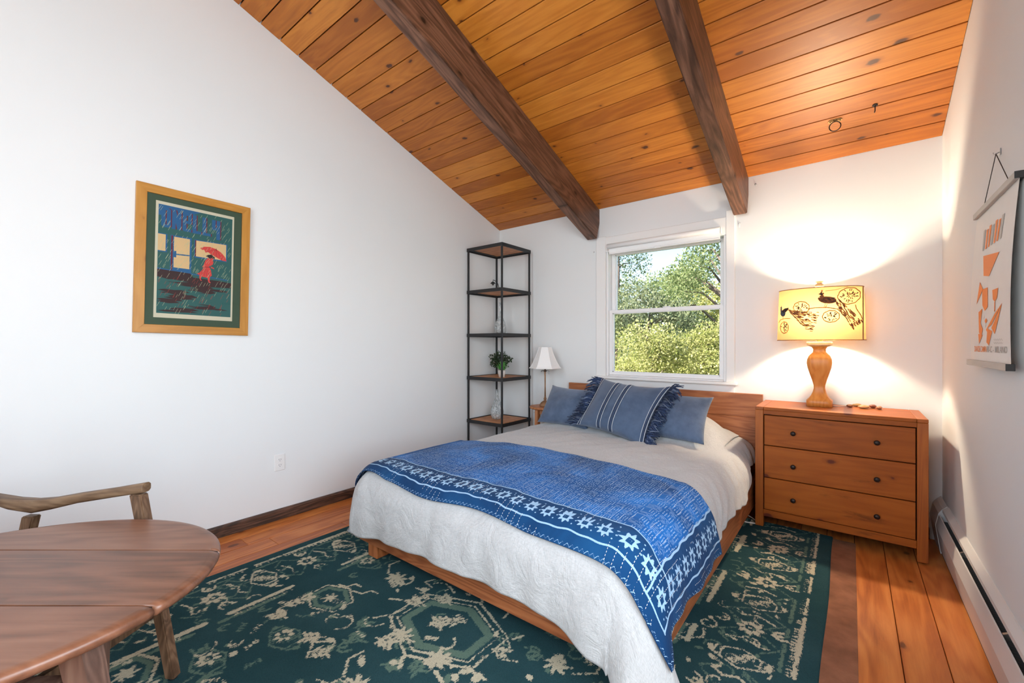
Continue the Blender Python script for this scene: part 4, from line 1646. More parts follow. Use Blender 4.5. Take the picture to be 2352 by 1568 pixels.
# crackled glass bottles
M_VASE, nt, b = new_mat('crackle_glass')
b.inputs['Base Color'].default_value = (0.80, 0.82, 0.83, 1)
b.inputs['Roughness'].default_value = 0.10
b.inputs['Specular IOR Level'].default_value = 0.8
tc = N(nt, 'ShaderNodeTexCoord')
mpv = N(nt, 'ShaderNodeMapping')
mpv.inputs['Scale'].default_value = (1, 1, 0.30)
nt.links.new(tc.outputs['Object'], mpv.inputs['Vector'])
crk = noise_tex(nt, mpv.outputs[0], 95, 2.0, 0.5, 1.0)
bump(nt, b, crk, 0.9, 0.006)
tvs = N(nt, 'ShaderNodeBsdfTransparent')
tvs.inputs[0].default_value = (0.90, 0.92, 0.92, 1)
mvs = N(nt, 'ShaderNodeMixShader')
nt.links.new(val(nt, 'ADD', val(nt, 'MULTIPLY', smoothstep(nt, crk, 0.42, 0.62), 0.38), 0.10), mvs.inputs[0])
nt.links.new(tvs.outputs[0], mvs.inputs[1])
nt.links.new(b.outputs[0], mvs.inputs[2])
nt.links.new(mvs.outputs[0], [n_ for n_ in nt.nodes if n_.type == 'OUTPUT_MATERIAL'][0].inputs[0])


def vase(loc, prof, label):
    v = thing('glass_vase', label, 'vase', loc, group='crackled glass bottles on the corner shelf')
    inner = [(max(r - 0.0035, 0.003), z + (0.004 if i == 0 else 0)) for i, (r, z) in enumerate(prof)]
    body = lathe('body', prof + list(reversed(inner)), M_VASE, 28, caps=True)
    obj('body', body, v)
    r, z = prof[-1]
    obj('rim', lathe('rim', [(r - 0.003, z), (r + 0.004, z + 0.002), (r + 0.004, z + 0.008), (r - 0.002, z + 0.010)], M_VASE, 24), v)
    return v


vase((-2.975, 3.560, 1.363), [(0.030, 0.0), (0.055, 0.008), (0.066, 0.035), (0.066, 0.075), (0.052, 0.125), (0.032, 0.170), (0.018, 0.205), (0.013, 0.250), (0.012, 0.300), (0.013, 0.335)],
     'slender necked crackled glass bottle on the middle board of the corner shelf')
vase((-2.955, 3.480, 0.458), [(0.030, 0.0), (0.050, 0.006), (0.068, 0.040), (0.072, 0.080), (0.062, 0.130), (0.044, 0.175), (0.024, 0.215), (0.015, 0.250), (0.013, 0.285), (0.015, 0.305)],
     'round bellied crackled glass bottle on the lowest visible board of the corner shelf')

# small black street lamp ornament
orn = thing('lamp_ornament', 'small black metal lantern ornament on the second board of the corner shelf', 'ornament', (-2.985, 3.545, 1.818))
obj('base', lathe('base', [(0.026, 0.0), (0.026, 0.005), (0.008, 0.010)], M_BLACK, 18), orn)
arc = [Vector((0, 0, 0.008)), Vector((0.002, 0, 0.045)), Vector((-0.012, 0.0, 0.085)), Vector((-0.035, 0, 0.115)), Vector((-0.062, 0, 0.130)), Vector((-0.083, 0, 0.136))]
obj('stem', tube('stem', arc, 0.0035, M_BLACK, 8), orn)
sh = obj('lantern', lathe('lantern', [(0.030, 0.0), (0.012, 0.018), (0.005, 0.022)], M_BLACK, 8, polyc(8)), orn, (-0.084, 0, 0.098))
obj('hanger', lathe('hanger', [(0.002, 0.0), (0.002, 0.018)], M_BLACK, 8), orn, (-0.084, 0, 0.119))
obj('lantern_glass', lathe('lantern_glass', [(0.006, -0.020), (0.012, -0.014), (0.012, -0.0005)], M_GREY_METAL, 12), orn, (-0.084, 0, 0.098))
obj('figure', lathe('figure', [(0.008, 0.0), (0.010, 0.015), (0.006, 0.030), (0.008, 0.038), (0.005, 0.048)], M_BLACK, 10), orn, (-0.026, 0, 0.0005))

# two potted plants
M_LEAF_D, nt, b = new_mat('dark_leaf')
b.inputs['Base Color'].default_value = (0.026, 0.05, 0.016, 1)
b.inputs['Roughness'].default_value = 0.6
M_LEAF_G, nt, b = new_mat('bright_leaf')
b.inputs['Base Color'].default_value = (0.08, 0.38, 0.06, 1)
b.inputs['Roughness'].default_value = 0.4
M_POT_G = plain('grey_pot', (0.34, 0.32, 0.30), 0.6, var=0.15)
M_POT_C = plain('concrete_pot', (0.58, 0.54, 0.50), 0.7, var=0.12)
M_SOIL = plain('soil', (0.03, 0.02, 0.015), 1.0)


def leaf_cloud(name, centre_fn, n, size, mat, seed=1):
    rr2 = random.Random(seed)
    V, Fc = [], []
    for k in range(n):
        c, out = centre_fn(rr2)
        ax = (out + Vector((rr2.gauss(0, .6), rr2.gauss(0, .6), rr2.gauss(0, .6)))).normalized()
        sd = ax.cross(Vector((rr2.gauss(0, 1), rr2.gauss(0, 1), rr2.gauss(0, 1)))).normalized()
        s = size * rr2.uniform(0.6, 1.3)
        b0 = len(V)
        V += [c, c + ax * s * 0.5 + sd * s * 0.28, c + ax * s, c + ax * s * 0.5 - sd * s * 0.28]
        Fc.append((b0, b0 + 1, b0 + 2, b0 + 3))
    return mesh(name, V, Fc, mat)


pl = thing('potted_plant', 'bushy dark green plant in a grey pot on the corner shelf', 'plant', (-2.985, 3.590, 0.9125))
obj('pot', lathe('pot', [(0.034, 0.0), (0.042, 0.085), (0.044, 0.10), (0.039, 0.10), (0.036, 0.085)], M_POT_G, 24), pl)
obj('soil', lathe('soil', [(0.0355, 0.078), (0.0355, 0.084)], M_SOIL, 20), pl)


def bush(r):
    while True:
        v = Vector((r.uniform(-1, 1), r.uniform(-1, 1), r.uniform(-1, 1)))
        if 0.15 < v.length < 1:
            break
    k_ = 1 + 0.25 * math.sin(5 * math.atan2(v.z, v.x) + 1.0)
    return Vector((v.x * 0.125 * k_ - 0.02, v.y * 0.085, 0.170 + v.z * 0.078 * k_)), v


obj('foliage', leaf_cloud('foliage', bush, 900, 0.024, M_LEAF_D, 3), pl)
V, Fc = [], []
for k in range(9):
    r_ = random.Random(k)
    tube_raw([Vector((0, 0, 0.082)), Vector((r_.uniform(-.03, .03), r_.uniform(-.03, .03), 0.13)), Vector((r_.uniform(-.09, .09), r_.uniform(-.06, .06), 0.21))], 0.0016, 5, V, Fc)
obj('stem', mesh('stem', V, Fc, M_LEAF_D), pl)
pl2 = thing('potted_succulent', 'small bright green aloe in a square pale pot on the corner shelf', 'plant', (-2.855, 3.440, 0.9125), (0, 0, 0.6))
obj('pot', lathe('pot', [(0.030, 0.0), (0.040, 0.072), (0.034, 0.072), (0.032, 0.064)], M_POT_C, 32, sqc(12)), pl2)
obj('soil', lathe('soil', [(0.0315, 0.058), (0.0315, 0.064)], M_SOIL, 20), pl2)
rs_ = random.Random(5)
for k in range(16):
    t = k * 2.4
    tilt = 0.18 + 0.055 * k
    L = 0.085 + 0.03 * rs_.random()
    d = Vector((math.cos(t) * math.sin(tilt), math.sin(t) * math.sin(tilt), math.cos(tilt)))
    sd = Vector((-math.sin(t), math.cos(t), 0))
    up2 = d.cross(sd)
    V = []
    for f, w in ((0, 0.010), (0.35, 0.012), (0.7, 0.008), (1.0, 0.0008)):
        c = Vector((0, 0, 0.062)) + d * (L * f) + Vector((0, 0, -0.012 * f * f)) * math.sin(tilt)
        V += [c - sd * w, c + up2 * w * 0.35, c + sd * w, c - up2 * w * 0.35]
    Fc = [(3, 2, 1, 0), (12, 13, 14, 15)]
    for i in range(3):
        for q in range(4):
            Fc.append((i * 4 + q, i * 4 + (q + 1) % 4, i * 4 + (q + 1) % 4 + 4, i * 4 + q + 4))
    obj('leaf', mesh('leaf', V, Fc, M_LEAF_G), pl2)

# ================================================================== stool and bedside lamp
STX, STY, STZ = -2.450, 3.650, 0.623
st = thing('stool', 'small round wooden stool beside the headboard', 'stool', (STX, STY, 0))
obj('seat', lathe('seat', [(0.148, -0.026), (0.160, -0.020), (0.164, -0.010), (0.160, -0.002), (0.150, 0.0)], M_STOOL, 40), st, (0, 0, STZ))
for k in range(4):
    t = PI / 4 + k * PI / 2 + 0.55
    dx, dy = math.cos(t), math.sin(t)
    o = obj('leg', leg_mesh('leg', (dx * 0.126, dy * 0.126, 0.0005), (dx * 0.112, dy * 0.112, STZ - 0.0265), 0.034, 0.034, 0.034, 0.034, M_STOOL), st)
    obj('screw', lathe('screw', [(0.006, 0.0), (0.006, 0.002)], M_DARK, 10), o, (dx * 0.119 + math.cos(t - 0.8) * 0.0245, dy * 0.119 + math.sin(t - 0.8) * 0.0245, STZ - 0.055), (0, PI / 2, t - 0.8))
for k in range(4):
    t0, t1 = PI / 4 + k * PI / 2 + 0.55, PI / 4 + (k + 1) * PI / 2 + 0.55
    a = Vector((math.cos(t0), math.sin(t0), 0)) * 0.112
    b_ = Vector((math.cos(t1), math.sin(t1), 0)) * 0.112
    a, b_ = off(a, b_, 0.024)
    rail('apron', a, b_, STZ - 0.075, STZ - 0.027, 0.016, M_STOOL, st)
    a, b_ = off(Vector((math.cos(t0), math.sin(t0), 0)) * 0.121, Vector((math.cos(t1), math.sin(t1), 0)) * 0.121, 0.02)
    rail('stretcher', a, b_, 0.20, 0.23, 0.016, M_STOOL, st)

M_SHADE_W, nt, b = new_mat('white_shade_cloth')
b.inputs['Base Color'].default_value = (0.86, 0.86, 0.85, 1)
b.inputs['Roughness'].default_value = 0.9
b.inputs['Subsurface Weight'].default_value = 0.0
tl = thing('bedside_lamp', 'unlit slim bronze table lamp with white bell shade on the stool', 'lamp', (STX + 0.005, STY - 0.015, STZ + 0.0005))
obj('base', lathe('base', [(0.056, 0.0), (0.057, 0.010), (0.052, 0.024), (0.040, 0.040), (0.022, 0.052), (0.012, 0.058), (0.013, 0.066), (0.016, 0.074), (0.013, 0.082), (0.0095, 0.090), (0.008, 0.10)], M_BRONZE, 28), tl)
obj('stem', lathe('stem', [(0.0075, 0.0), (0.0065, 0.10), (0.0075, 0.20), (0.010, 0.245), (0.013, 0.258), (0.008, 0.27)], M_BRONZE, 16), tl, (0, 0, 0.10))
obj('socket', lathe('socket', [(0.009, 0.0), (0.009, 0.09)], M_GREY_METAL, 14), tl, (0, 0, 0.3705))
for k in range(6):
    t = 2 * PI * k / 6 + 0.2
    d = Vector((math.cos(t), math.sin(t), 0))
    s = Vector((-math.sin(t), math.cos(t), 0))
    V = []
    for f, w, z in ((0.010, 0.004, 0.350), (0.022, 0.008, 0.362), (0.036, 0.007, 0.360), (0.050, 0.0015, 0.350)):
        V += [d * f - s * w + Vector((0, 0, z)), d * f + s * w + Vector((0, 0, z)), d * f + s * w + Vector((0, 0, z + 0.002)), d * f - s * w + Vector((0, 0, z + 0.002))]
    Fc = [(0, 1, 2, 3), (15, 14, 13, 12)] + [(i * 4 + q, i * 4 + 4 + q, i * 4 + 4 + (q + 1) % 4, i * 4 + (q + 1) % 4) for i in range(3) for q in range(4)]
    lf = obj('crown_leaf', mesh('crown_leaf', V, Fc, M_GREY_METAL), tl)
    obj('crystal_drop', lathe('crystal_drop', [(0.0008, 0.012), (0.0035, 0.004), (0.0028, -0.006), (0.0006, -0.014)], M_VASE, 6, smooth=False), lf, d * 0.046 + Vector((0, 0, 0.334)))
SHP = [(0.164, 0.385), (0.146, 0.402), (0.124, 0.440), (0.102, 0.488), (0.082, 0.538), (0.068, 0.580), (0.062, 0.600)]
shade = lathe('shade', SHP, M_SHADE_W, 48, polyc(6, -PI / 2), smooth=False, caps=False)
sho = obj('shade', shade, tl)
m_ = sho.modifiers.new('thick', 'SOLIDIFY')
m_.thickness = 0.0015
for k in range(6):
    t = -PI / 2 + k * PI / 3
    pts = [Vector((r * math.cos(t), r * math.sin(t), z)) * 1.0 for r, z in SHP]
    obj('seam', tube('seam', pts, 0.0022, M_SHADE_W, 6), sho)

# ================================================================== peacock lamp on the dresser
LX, LY, LZ0 = -0.172, 3.652, DZ - 0.0002
lamp = thing('table_lamp', 'lit wooden table lamp with peacock embroidered oval shade on dresser', 'lamp', (LX, LY, LZ0))
prof = [(0.0735, 0.0), (0.0735, 0.040), (0.062, 0.052), (0.048, 0.072), (0.038, 0.096), (0.032, 0.122), (0.0325, 0.142), (0.042, 0.180), (0.056, 0.225), (0.067, 0.265), (0.0715, 0.295), (0.070, 0.320), (0.060, 0.346), (0.046, 0.362), (0.037, 0.372), (0.036, 0.392), (0.046, 0.408), (0.066, 0.418)]
obj('base', lathe('base', prof, M_LAMPWOOD, 48, sqc(7)), lamp)
obj('collar', lathe('collar', [(0.070, 0.0), (0.072, 0.004), (0.072, 0.020), (0.069, 0.024)], M_PALEWOOD, 48, sqc(7)), lamp, (0, 0, 0.4185))
obj('neck', lathe('neck', [(0.018, 0.0), (0.016, 0.020), (0.010, 0.045), (0.006, 0.16)], M_BRASS, 20), lamp, (0, 0, 0.443))
SA, SB, SZ0, SZ1 = 0.250, 0.150, 0.455, 0.806


def shade_r(z):
    return 1.0 - 0.048 * (z - SZ0) / (SZ1 - SZ0)


M_SHADE, nt, b = new_mat('lamp_shade_linen')
nt.nodes.remove(b)
out = [n for n in nt.nodes if n.type == 'OUTPUT_MATERIAL'][0]
tr_ = N(nt, 'ShaderNodeBsdfTranslucent')
df_ = N(nt, 'ShaderNodeBsdfDiffuse')
tc = N(nt, 'ShaderNodeTexCoord')
fw = noise_tex(nt, tc.outputs['Object'], 160, 2.0)
cc = ramp(nt, fw, [(0.35, (0.125, 0.059, 0.017)), (0.65, (0.155, 0.075, 0.023))])
nt.links.new(cc, tr_.inputs[0])
df_.inputs[0].default_value = (0.72, 0.62, 0.42, 1)
mx = N(nt, 'ShaderNodeMixShader')
mx.inputs[0].default_value = 0.42
nt.links.new(tr_.outputs[0], mx.inputs[1])
nt.links.new(df_.outputs[0], mx.inputs[2])
nt.links.new(mx.outputs[0], out.inputs[0])
V, Fc = [], []
segs = 96
zs = np.linspace(SZ0, SZ1, 8)
for z in zs:
    k = shade_r(z)
    V += [(SA * k * math.cos(2 * PI * q / segs), SB * k * math.sin(2 * PI * q / segs), z) for q in range(segs)]
for i in range(len(zs) - 1):
    for q in range(segs):
        a, b2 = i * segs + q, i * segs + (q + 1) % segs
        Fc.append((a, b2, b2 + segs, a + segs))
shade_o = obj('shade', mesh('shade', V, Fc, M_SHADE, True), lamp)
M_TRIM = plain('shade_trim', (0.30, 0.16, 0.06), 0.8)
for z in (SZ0, SZ1):
    k = shade_r(z)
    pts = [Vector((SA * k * math.cos(2 * PI * q / 72), SB * k * math.sin(2 * PI * q / 72), z)) for q in range(73)]
    obj('trim_ring', tube('trim_ring', pts, 0.0028, M_TRIM, 6), shade_o)
# spider fitting and finial
V, Fc = [], []
for sx in (-1, 1):
    tube_raw([Vector((0, 0, SZ1 - 0.004)), Vector((sx * SA * 0.945, 0, SZ1 - 0.004))], 0.002, 6, V, Fc)
tube_raw([Vector((0, 0, SZ0 + 0.13)), Vector((0, 0, SZ1 + 0.002))], 0.003, 6, V, Fc)
obj('spider', mesh('spider', V, Fc, M_BRASS), lamp)
obj('finial', lathe('finial', [(0.010, 0.0), (0.017, 0.003), (0.0255, 0.012), (0.028, 0.024), (0.022, 0.034), (0.014, 0.040), (0.018, 0.045), (0.027, 0.049), (0.027, 0.053), (0.020, 0.055)], M_PALEWOOD, 28), lamp, (0, 0, SZ1 + 0.0022))
M_BULB, nt, b = new_mat('bulb_glow')
b.inputs['Base Color'].default_value = (1, 0.9, 0.75, 1)
b.inputs['Emission Color'].default_value = (1.0, 0.78, 0.50, 1)
b.inputs['Emission Strength'].default_value = 25
obj('bulb', lathe('bulb', [(0.012, -0.05), (0.014, -0.03), (0.026, -0.008), (0.030, 0.010), (0.026, 0.028), (0.012, 0.038)], M_BULB, 20), lamp, (0, 0, SZ0 + 0.125))
LAMP_COL = (1.0, 0.82, 0.60)
for sx in (-1, 1):
    lo = add_light('lamp_bulb_light', 'POINT', (LX + sx * 0.045, LY, LZ0 + SZ0 + 0.165), (0, 0, -1), 28, LAMP_COL, shadow_soft_size=0.022)

# peacocks stitched on the shade, laid on the curved cloth; pixel sketch -> shade coordinates
M_ST = [plain('stitch_brown', (0.20, 0.065, 0.018), 0.8), plain('stitch_dark', (0.045, 0.020, 0.010), 0.8), plain('stitch_orange', (0.42, 0.17, 0.04), 0.8), plain('stitch_blue', (0.06, 0.07, 0.085), 0.8)]
stV, stF, stM = [], [], []


def S_xy(px, py):
    x = (px - 668) / 470.0 * SA
    # top and bottom edges bow a little in the picture; flatten them
    bow = (1 - (min(abs(px - 668), 468) / 470.0) ** 2) * 0.5
    top = 235 - 48 * bow * 1.6
    bot = 735 + 0
    z = SZ1 - (py - top) / (bot - top) * (SZ1 - SZ0)
    return x, min(max(z, SZ0 + 0.002), SZ1 - 0.002)


def S_pt(px, py, lift=0.0015):
    x, z = S_xy(px, py)
    k = shade_r(z)
    f = max(-0.995, min(0.995, x / (SA * k)))
    n = Vector((f / SA, -math.sqrt(1 - f * f) / SB, 0)).normalized()
    return Vector((x, -SB * k * math.sqrt(1 - f * f), z)) + n * lift


def s_poly(pts, m, lift=0.0015):
    b0 = len(stV)
    stV.extend(S_pt(px, py, lift) for px, py in pts)
    stF.append(tuple(range(b0, b0 + len(pts))))
    stM.append(m)


def s_stroke(pts, w, m, lift=0.0015):
    w = w * 1.5
    for k in range(len(pts) - 1):
        (x0, y0), (x1, y1) = pts[k], pts[k + 1]
        L = math.hypot(x1 - x0, y1 - y0) + 1e-6
        nx_, ny_ = -(y1 - y0) / L * w / 2, (x1 - x0) / L * w / 2
        s_poly([(x0 + nx_, y0 + ny_), (x1 + nx_, y1 + ny_), (x1 - nx_, y1 - ny_), (x0 - nx_, y0 - ny_)], m, lift)


def s_oval(x, y, rx, ry, rot, m, lift=0.0015, n=14):
    c, s = math.cos(rot), math.sin(rot)
    s_poly([(x + rx * math.cos(t) * c - ry * math.sin(t) * s, y + rx * math.cos(t) * s + ry * math.sin(t) * c) for t in np.linspace(0, 2 * PI, n, endpoint=False)], m, lift)


def blossom(x, y, rx, ry, seeds, seed):
    q = random.Random(seed)
    pts = []
    for t in np.linspace(0, 2 * PI, 64):
        k = 1 + 0.07 * abs(math.sin(t * 4.5))
        pts.append((x + rx * k * math.cos(t), y + ry * k * math.sin(t)))
    s_stroke(pts, 6, 2)
    for k in range(seeds):
        r = math.sqrt(q.random()) * 0.8
        t = q.uniform(0, 2 * PI)
        s_oval(x + rx * r * math.cos(t), y + ry * r * math.sin(t), 13, 4.5, t + q.uniform(-0.5, 0.5), 1, 0.0022, 6)


qq = random.Random(4)
# right peacock
s_stroke([(690, 262), (705, 262), (715, 278), (705, 295), (685, 305), (678, 325)], 22, 0)
s_oval(697, 268, 17, 11, 0.1, 1, 0.002)
s_stroke([(672, 268), (690, 266)], 6, 0)
for dx in (-8, 0, 9):
    s_stroke([(705, 255), (705 + dx, 230)], 3, 0)
    s_oval(705 + dx, 230, 4, 4, 0, 0, 0.0016, 6)
s_oval(760, 332, 92, 36, 0.14, 0)
for k in range(26):
    x, y = qq.uniform(690, 830), qq.uniform(308, 362)
    s_stroke([(x, y), (x + 26, y + 5)], 3.5, 1, 0.0024)
s_stroke([(740, 370), (730, 402), (722, 402)], 4, 0)
s_stroke([(757, 372), (748, 402), (740, 402)], 4, 0)
for k in range(95):
    f = qq.random()
    cx_, cy_ = 850 + 190 * f, 345 + 245 * f
    wd = 26 + 38 * f
    o_ = qq.uniform(-wd, wd)
    x, y = cx_ + o_ * 0.78, cy_ - o_ * 0.62
    s_stroke([(x, y), (x + 20, y + 27)], 6, qq.choice((0, 0, 2)), 0.0014 + 0.0005 * qq.random())
# left peacock
s_stroke([(254, 390), (262, 405), (256, 425), (262, 450)], 13, 3)
s_oval(280, 458, 32, 34, 0.0, 3)
s_poly([(268, 432), (300, 408), (352, 398), (345, 418), (318, 445), (285, 452)], 1, 0.002)
s_stroke([(258, 388), (256, 374)], 3, 0)
s_stroke([(284, 490), (280, 518), (270, 518)], 4, 0)
for k in range(170):
    f = qq.random() ** 0.8
    a0 = qq.uniform(-0.12, 1.15)
    cx_ = 335 + f * 320 * math.cos(0.05 + 0.62 * a0)
    cy_ = 420 + f * (70 + 235 * a0) * 0.72
    cy_ = min(cy_, 655)
    dx_ = 30
    dy_ = 4 + 16 * a0 * (1 - f)
    s_stroke([(cx_, cy_), (cx_ + dx_, cy_ + dy_)], 5, qq.choice((0, 2, 2, 0)), 0.0014 + 0.0006 * qq.random())
blossom(490, 400, 82, 60, 24, 1)
blossom(970, 310, 104, 76, 40, 2)
blossom(795, 500, 80, 56, 22, 3)
blossom(298, 605, 46, 56, 18, 5)
s_stroke([(225, 555), (250, 525), (300, 512), (370, 512)], 5, 2)
s_stroke([(560, 415), (640, 405), (760, 408), (860, 430), (900, 470)], 6, 2)
s_stroke([(1030, 400), (1040, 440), (1080, 500), (1105, 560)], 6, 2)
s_stroke([(740, 240), (850, 236), (960, 215)], 3, 2)
me = mesh('embroidery', stV, stF, M_ST, False, stM)
obj('embroidery', me, shade_o)
# seam strip near the right end of the shade
V = []
for px in (1098, 1112):
    V += [S_pt(px, 195, 0.001), S_pt(px, 734, 0.001)]
obj('seam', mesh('seam', V, [(0, 1, 3, 2)], M_TRIM), shade_o)
obj('cord', tube('cord', [Vector((0.074, 0.02, 0.003)), Vector((0.11, 0.035, 0.0032)), Vector((0.15, 0.075, 0.0032)), Vector((0.155, 0.142, 0.0032))], 0.0026, M_CORD, 6), lamp)

# pebbles beside the lamp
stones = [((-0.008, 3.690), (0.017, 0.013, 0.0105), (0.16, 0.055, 0.02), 'small dark brown pebble nearest the lamp'),
          ((0.032, 3.752), (0.028, 0.016, 0.011), (0.30, 0.17, 0.06), 'tan oval pebble at the back of the dresser top'),
          ((0.066, 3.668), (0.036, 0.020, 0.0125), (0.46, 0.26, 0.12), 'largest flat cream pebble on the dresser'),
          ((0.113, 3.735), (0.024, 0.017, 0.012), (0.22, 0.075, 0.045), 'reddish brown pebble behind the cream one'),
          ((0.143, 3.690), (0.021, 0.015, 0.011), (0.42, 0.19, 0.10), 'pinkish pebble at the right end of the row')]
for k, ((x, y), r, col, lb) in enumerate(stones):
    bm = bmesh.new()
    bmesh.ops.create_icosphere(bm, subdivisions=3, radius=1.0)
    for v in bm.verts:
        n_ = 1 + 0.16 * noise.noise(v.co * 1.3 + Vector((k * 7.1, 0, 0)))
        v.co = Vector((v.co.x * r[0] * n_, v.co.y * r[1] * n_, v.co.z * r[2] * n_))
    me = bpy.data.meshes.new('pebble')
    bm.to_mesh(me)
    bm.free()
    zmin = min(v.co.z for v in me.vertices)
    me.materials.append(plain('pebble_stone_%d' % k, col, 0.55, var=0.25, bump_scale=120))
    me.polygons.foreach_set('use_smooth', [True] * len(me.polygons))
    tag(obj('pebble', me, None, (x, y, DZ - zmin - 0.0003), (0, 0, 0.3 * k)), lb, 'stone', 'pebbles on the dresser')

# ================================================================== pillows on the bed
def cloth_blue(name, dark, light, weave=140.0, diag=True):
    m, nt, b = new_mat(name)
    tc = N(nt, 'ShaderNodeTexCoord')
    mp = N(nt, 'ShaderNodeMapping')
    mp.inputs['Rotation'].default_value = (0, 0, 0.78 if diag else 0)
    nt.links.new(tc.outputs['Object'], mp.inputs['Vector'])
    w1 = N(nt, 'ShaderNodeTexWave')
    w1.inputs['Scale'].default_value = weave / 2
    w1.inputs['Distortion'].default_value = 1.5
    nt.links.new(mp.outputs[0], w1.inputs['Vector'])
    f = noise_tex(nt, tc.outputs['Object'], 7, 5.0, 0.65)
    g = val(nt, 'ADD', val(nt, 'MULTIPLY', w1.outputs['Fac'], 0.28), val(nt, 'MULTIPLY', f, 0.85))
    c = ramp(nt, g, [(0.32, dark), (0.78, light)])
    nt.links.new(c, b.inputs['Base Color'])
    b.inputs['Roughness'].default_value = 0.95
    b.inputs['Specular IOR Level'].default_value = 0.1
    b.inputs['Sheen Weight'].default_value = 0.35
    h = val(nt, 'ADD', w1.outputs['Fac'], noise_tex(nt, tc.outputs['Object'], 240, 2.0))
    bump(nt, b, h, 0.35, 0.003)
    return m


M_PIL1 = cloth_blue('faded_blue_cloth', (0.036, 0.060, 0.110), (0.115, 0.165, 0.26))
M_PIL2 = cloth_blue('washed_indigo_cloth', (0.042, 0.068, 0.125), (0.095, 0.14, 0.225), 260, False)
M_FRINGE = plain('indigo_yarn', (0.018, 0.034, 0.085), 0.95, var=0.5)
M_FRINGE2 = plain('grey_blue_yarn', (0.10, 0.13, 0.20), 0.95, var=0.5)
M_STRIPE = plain('white_stripe', (0.52, 0.56, 0.62), 0.9, var=0.15)
M_STRIPE_D = plain('navy_stripe', (0.035, 0.058, 0.115), 0.9)


def pillow(name, label, base, top, w, th, mat, yaw, seed, roll=0.0, pinch=0.17):
    """base / top: world points of the middle of the lower and the upper edge"""
    base, top = Vector(base), Vector(top)
    up = (top - base)
    h = up.length
    yv = up.normalized()
    xv = Vector((math.cos(yaw), math.sin(yaw), 0))
    zv = xv.cross(yv).normalized()
    xv = yv.cross(zv)
    Mx = Matrix((xv, yv, zv)).transposed().to_4x4()
    Mx = Mx @ Matrix.Rotation(roll, 4, 'Z')
    Mx.translation = (base + top) / 2
    t = thing(name, label, 'pillow')
    t.matrix_world = Mx
    t.location = Mx.translation
    t.rotation_euler = Mx.to_euler()
    me = cushion('cover', w, h, th, mat, 0.50, 40, pinch, seed)
    obj('cover', me, t)
    return t, h


PWID = 0.585
GP = 'blue throw pillows on the bed'
p1, h1 = pillow('throw_pillow', 'plain dusty blue pillow at the left, nearest the stool', (-1.925, 3.115, 0.560), (-1.925, 3.345, 0.870), 0.50, 0.17, M_PIL1, 0.0, 2.0, -0.03)
p3, h3 = pillow('throw_pillow', 'plain dusty blue pillow at the right, nearest the dresser', (-1.060, 3.105, 0.572), (-1.035, 3.370, 0.872), 0.52, 0.17, M_PIL1, 0.05, 5.0, 0.06)
p2, h2 = pillow('fringed_pillow', 'middle blue pillow with white stripes and long fringes', (-1.440, 2.985, 0.562), (-1.352, 3.275, 0.935), PWID, 0.19, M_PIL2, 0.03, 9.0, 0.0, 0.24)
for p in (p1, p2, p3):
    p['group'] = GP


def on_pillow(s, t, w, h, th, lift):
    """front point of a cushion at s, t in -1..1"""
    prof = max(0, 1 - s * s) ** 0.5 * max(0, 1 - t * t) ** 0.5
    pin = 0.24
    return Vector((w / 2 * s * (1 - 0.5 * pin * (1 - t * t) * abs(s) ** 3), h / 2 * t * (1 - (pin if t > 0 else 0.5 * pin) * (1 - s * s) * abs(t) ** 3), th / 2 * prof * 1.10 + lift))


def stripe(s0, width, mat, lift=0.004):
    n = 40
    V, Fc = [], []
    for k in range(n + 1):
        t = -0.985 + 1.97 * k / n
        for ds in (-1, 1):
            V.append(on_pillow(s0 + ds * width / PWID, t, PWID, h2, 0.19, lift * (1 - abs(t) ** 6) + 0.0012))
    Fc = [(2 * k, 2 * k + 1, 2 * k + 3, 2 * k + 2) for k in range(n)]
    o = obj('stripe', mesh('stripe', V, Fc, mat, True), p2)
    sm_ = o.modifiers.new('thick', 'SOLIDIFY')
    sm_.thickness = 0.002
    return o


for c0 in (-0.305, 0.045):
    stripe(c0, 0.0130, M_STRIPE_D, 0.0055)
    for d_ in (-0.056, 0.056):
        stripe(c0 + d_, 0.0036, M_STRIPE, 0.0068)
for c0 in (-0.93, 0.93):
    stripe(c0, 0.0120, M_STRIPE_D, 0.0042)
    for d_ in (-0.045, 0.045):
        stripe(c0 + d_, 0.0038, M_STRIPE, 0.0050)
for sg in (-1, 1):
    V, Fc = [], []
    fm = []
    rq = random.Random(20 + sg)
    for k in range(330):
        t = rq.uniform(-1, 1)
        x0 = sg * PWID / 2 * (1 - 0.12 * (1 - t * t))
        y0 = h2 / 2 * t
        L = rq.uniform(0.05, 0.105)
        dz = rq.uniform(-0.35, 0.75)
        dyv = rq.uniform(-0.75, 0.25)
        a = Vector((x0 - sg * 0.006, y0, rq.uniform(-0.008, 0.010)))
        m1 = a + Vector((sg * L * 0.5, dyv * L * 0.4, dz * L * 0.5 + 0.006))
        e = a + Vector((sg * L, dyv * L, dz * L * 0.6 - 0.004))
        f0 = len(Fc)
        tube_raw([a, m1, e], [0.0034, 0.0048, 0.0026], 5, V, Fc)
        fm += [0 if rq.random() < 0.72 else 1] * (len(Fc) - f0)
    fr = obj('fringe', mesh('fringe', V, Fc, [M_FRINGE, M_FRINGE2], True, fm), p2)
    fr['kind'] = 'stuff'
done_ = set()
for o_ in p2.children:
    if o_.data.name in done_:
        continue
    done_.add(o_.data.name)
    for v in o_.data.vertices:
        a_, b2 = (v.co.x / (PWID / 2) + 1) / 2, (v.co.y / (h2 / 2) + 1) / 2
        v.co.y += 0.062 * a_ * b2 - 0.012 * (1 - a_) * b2

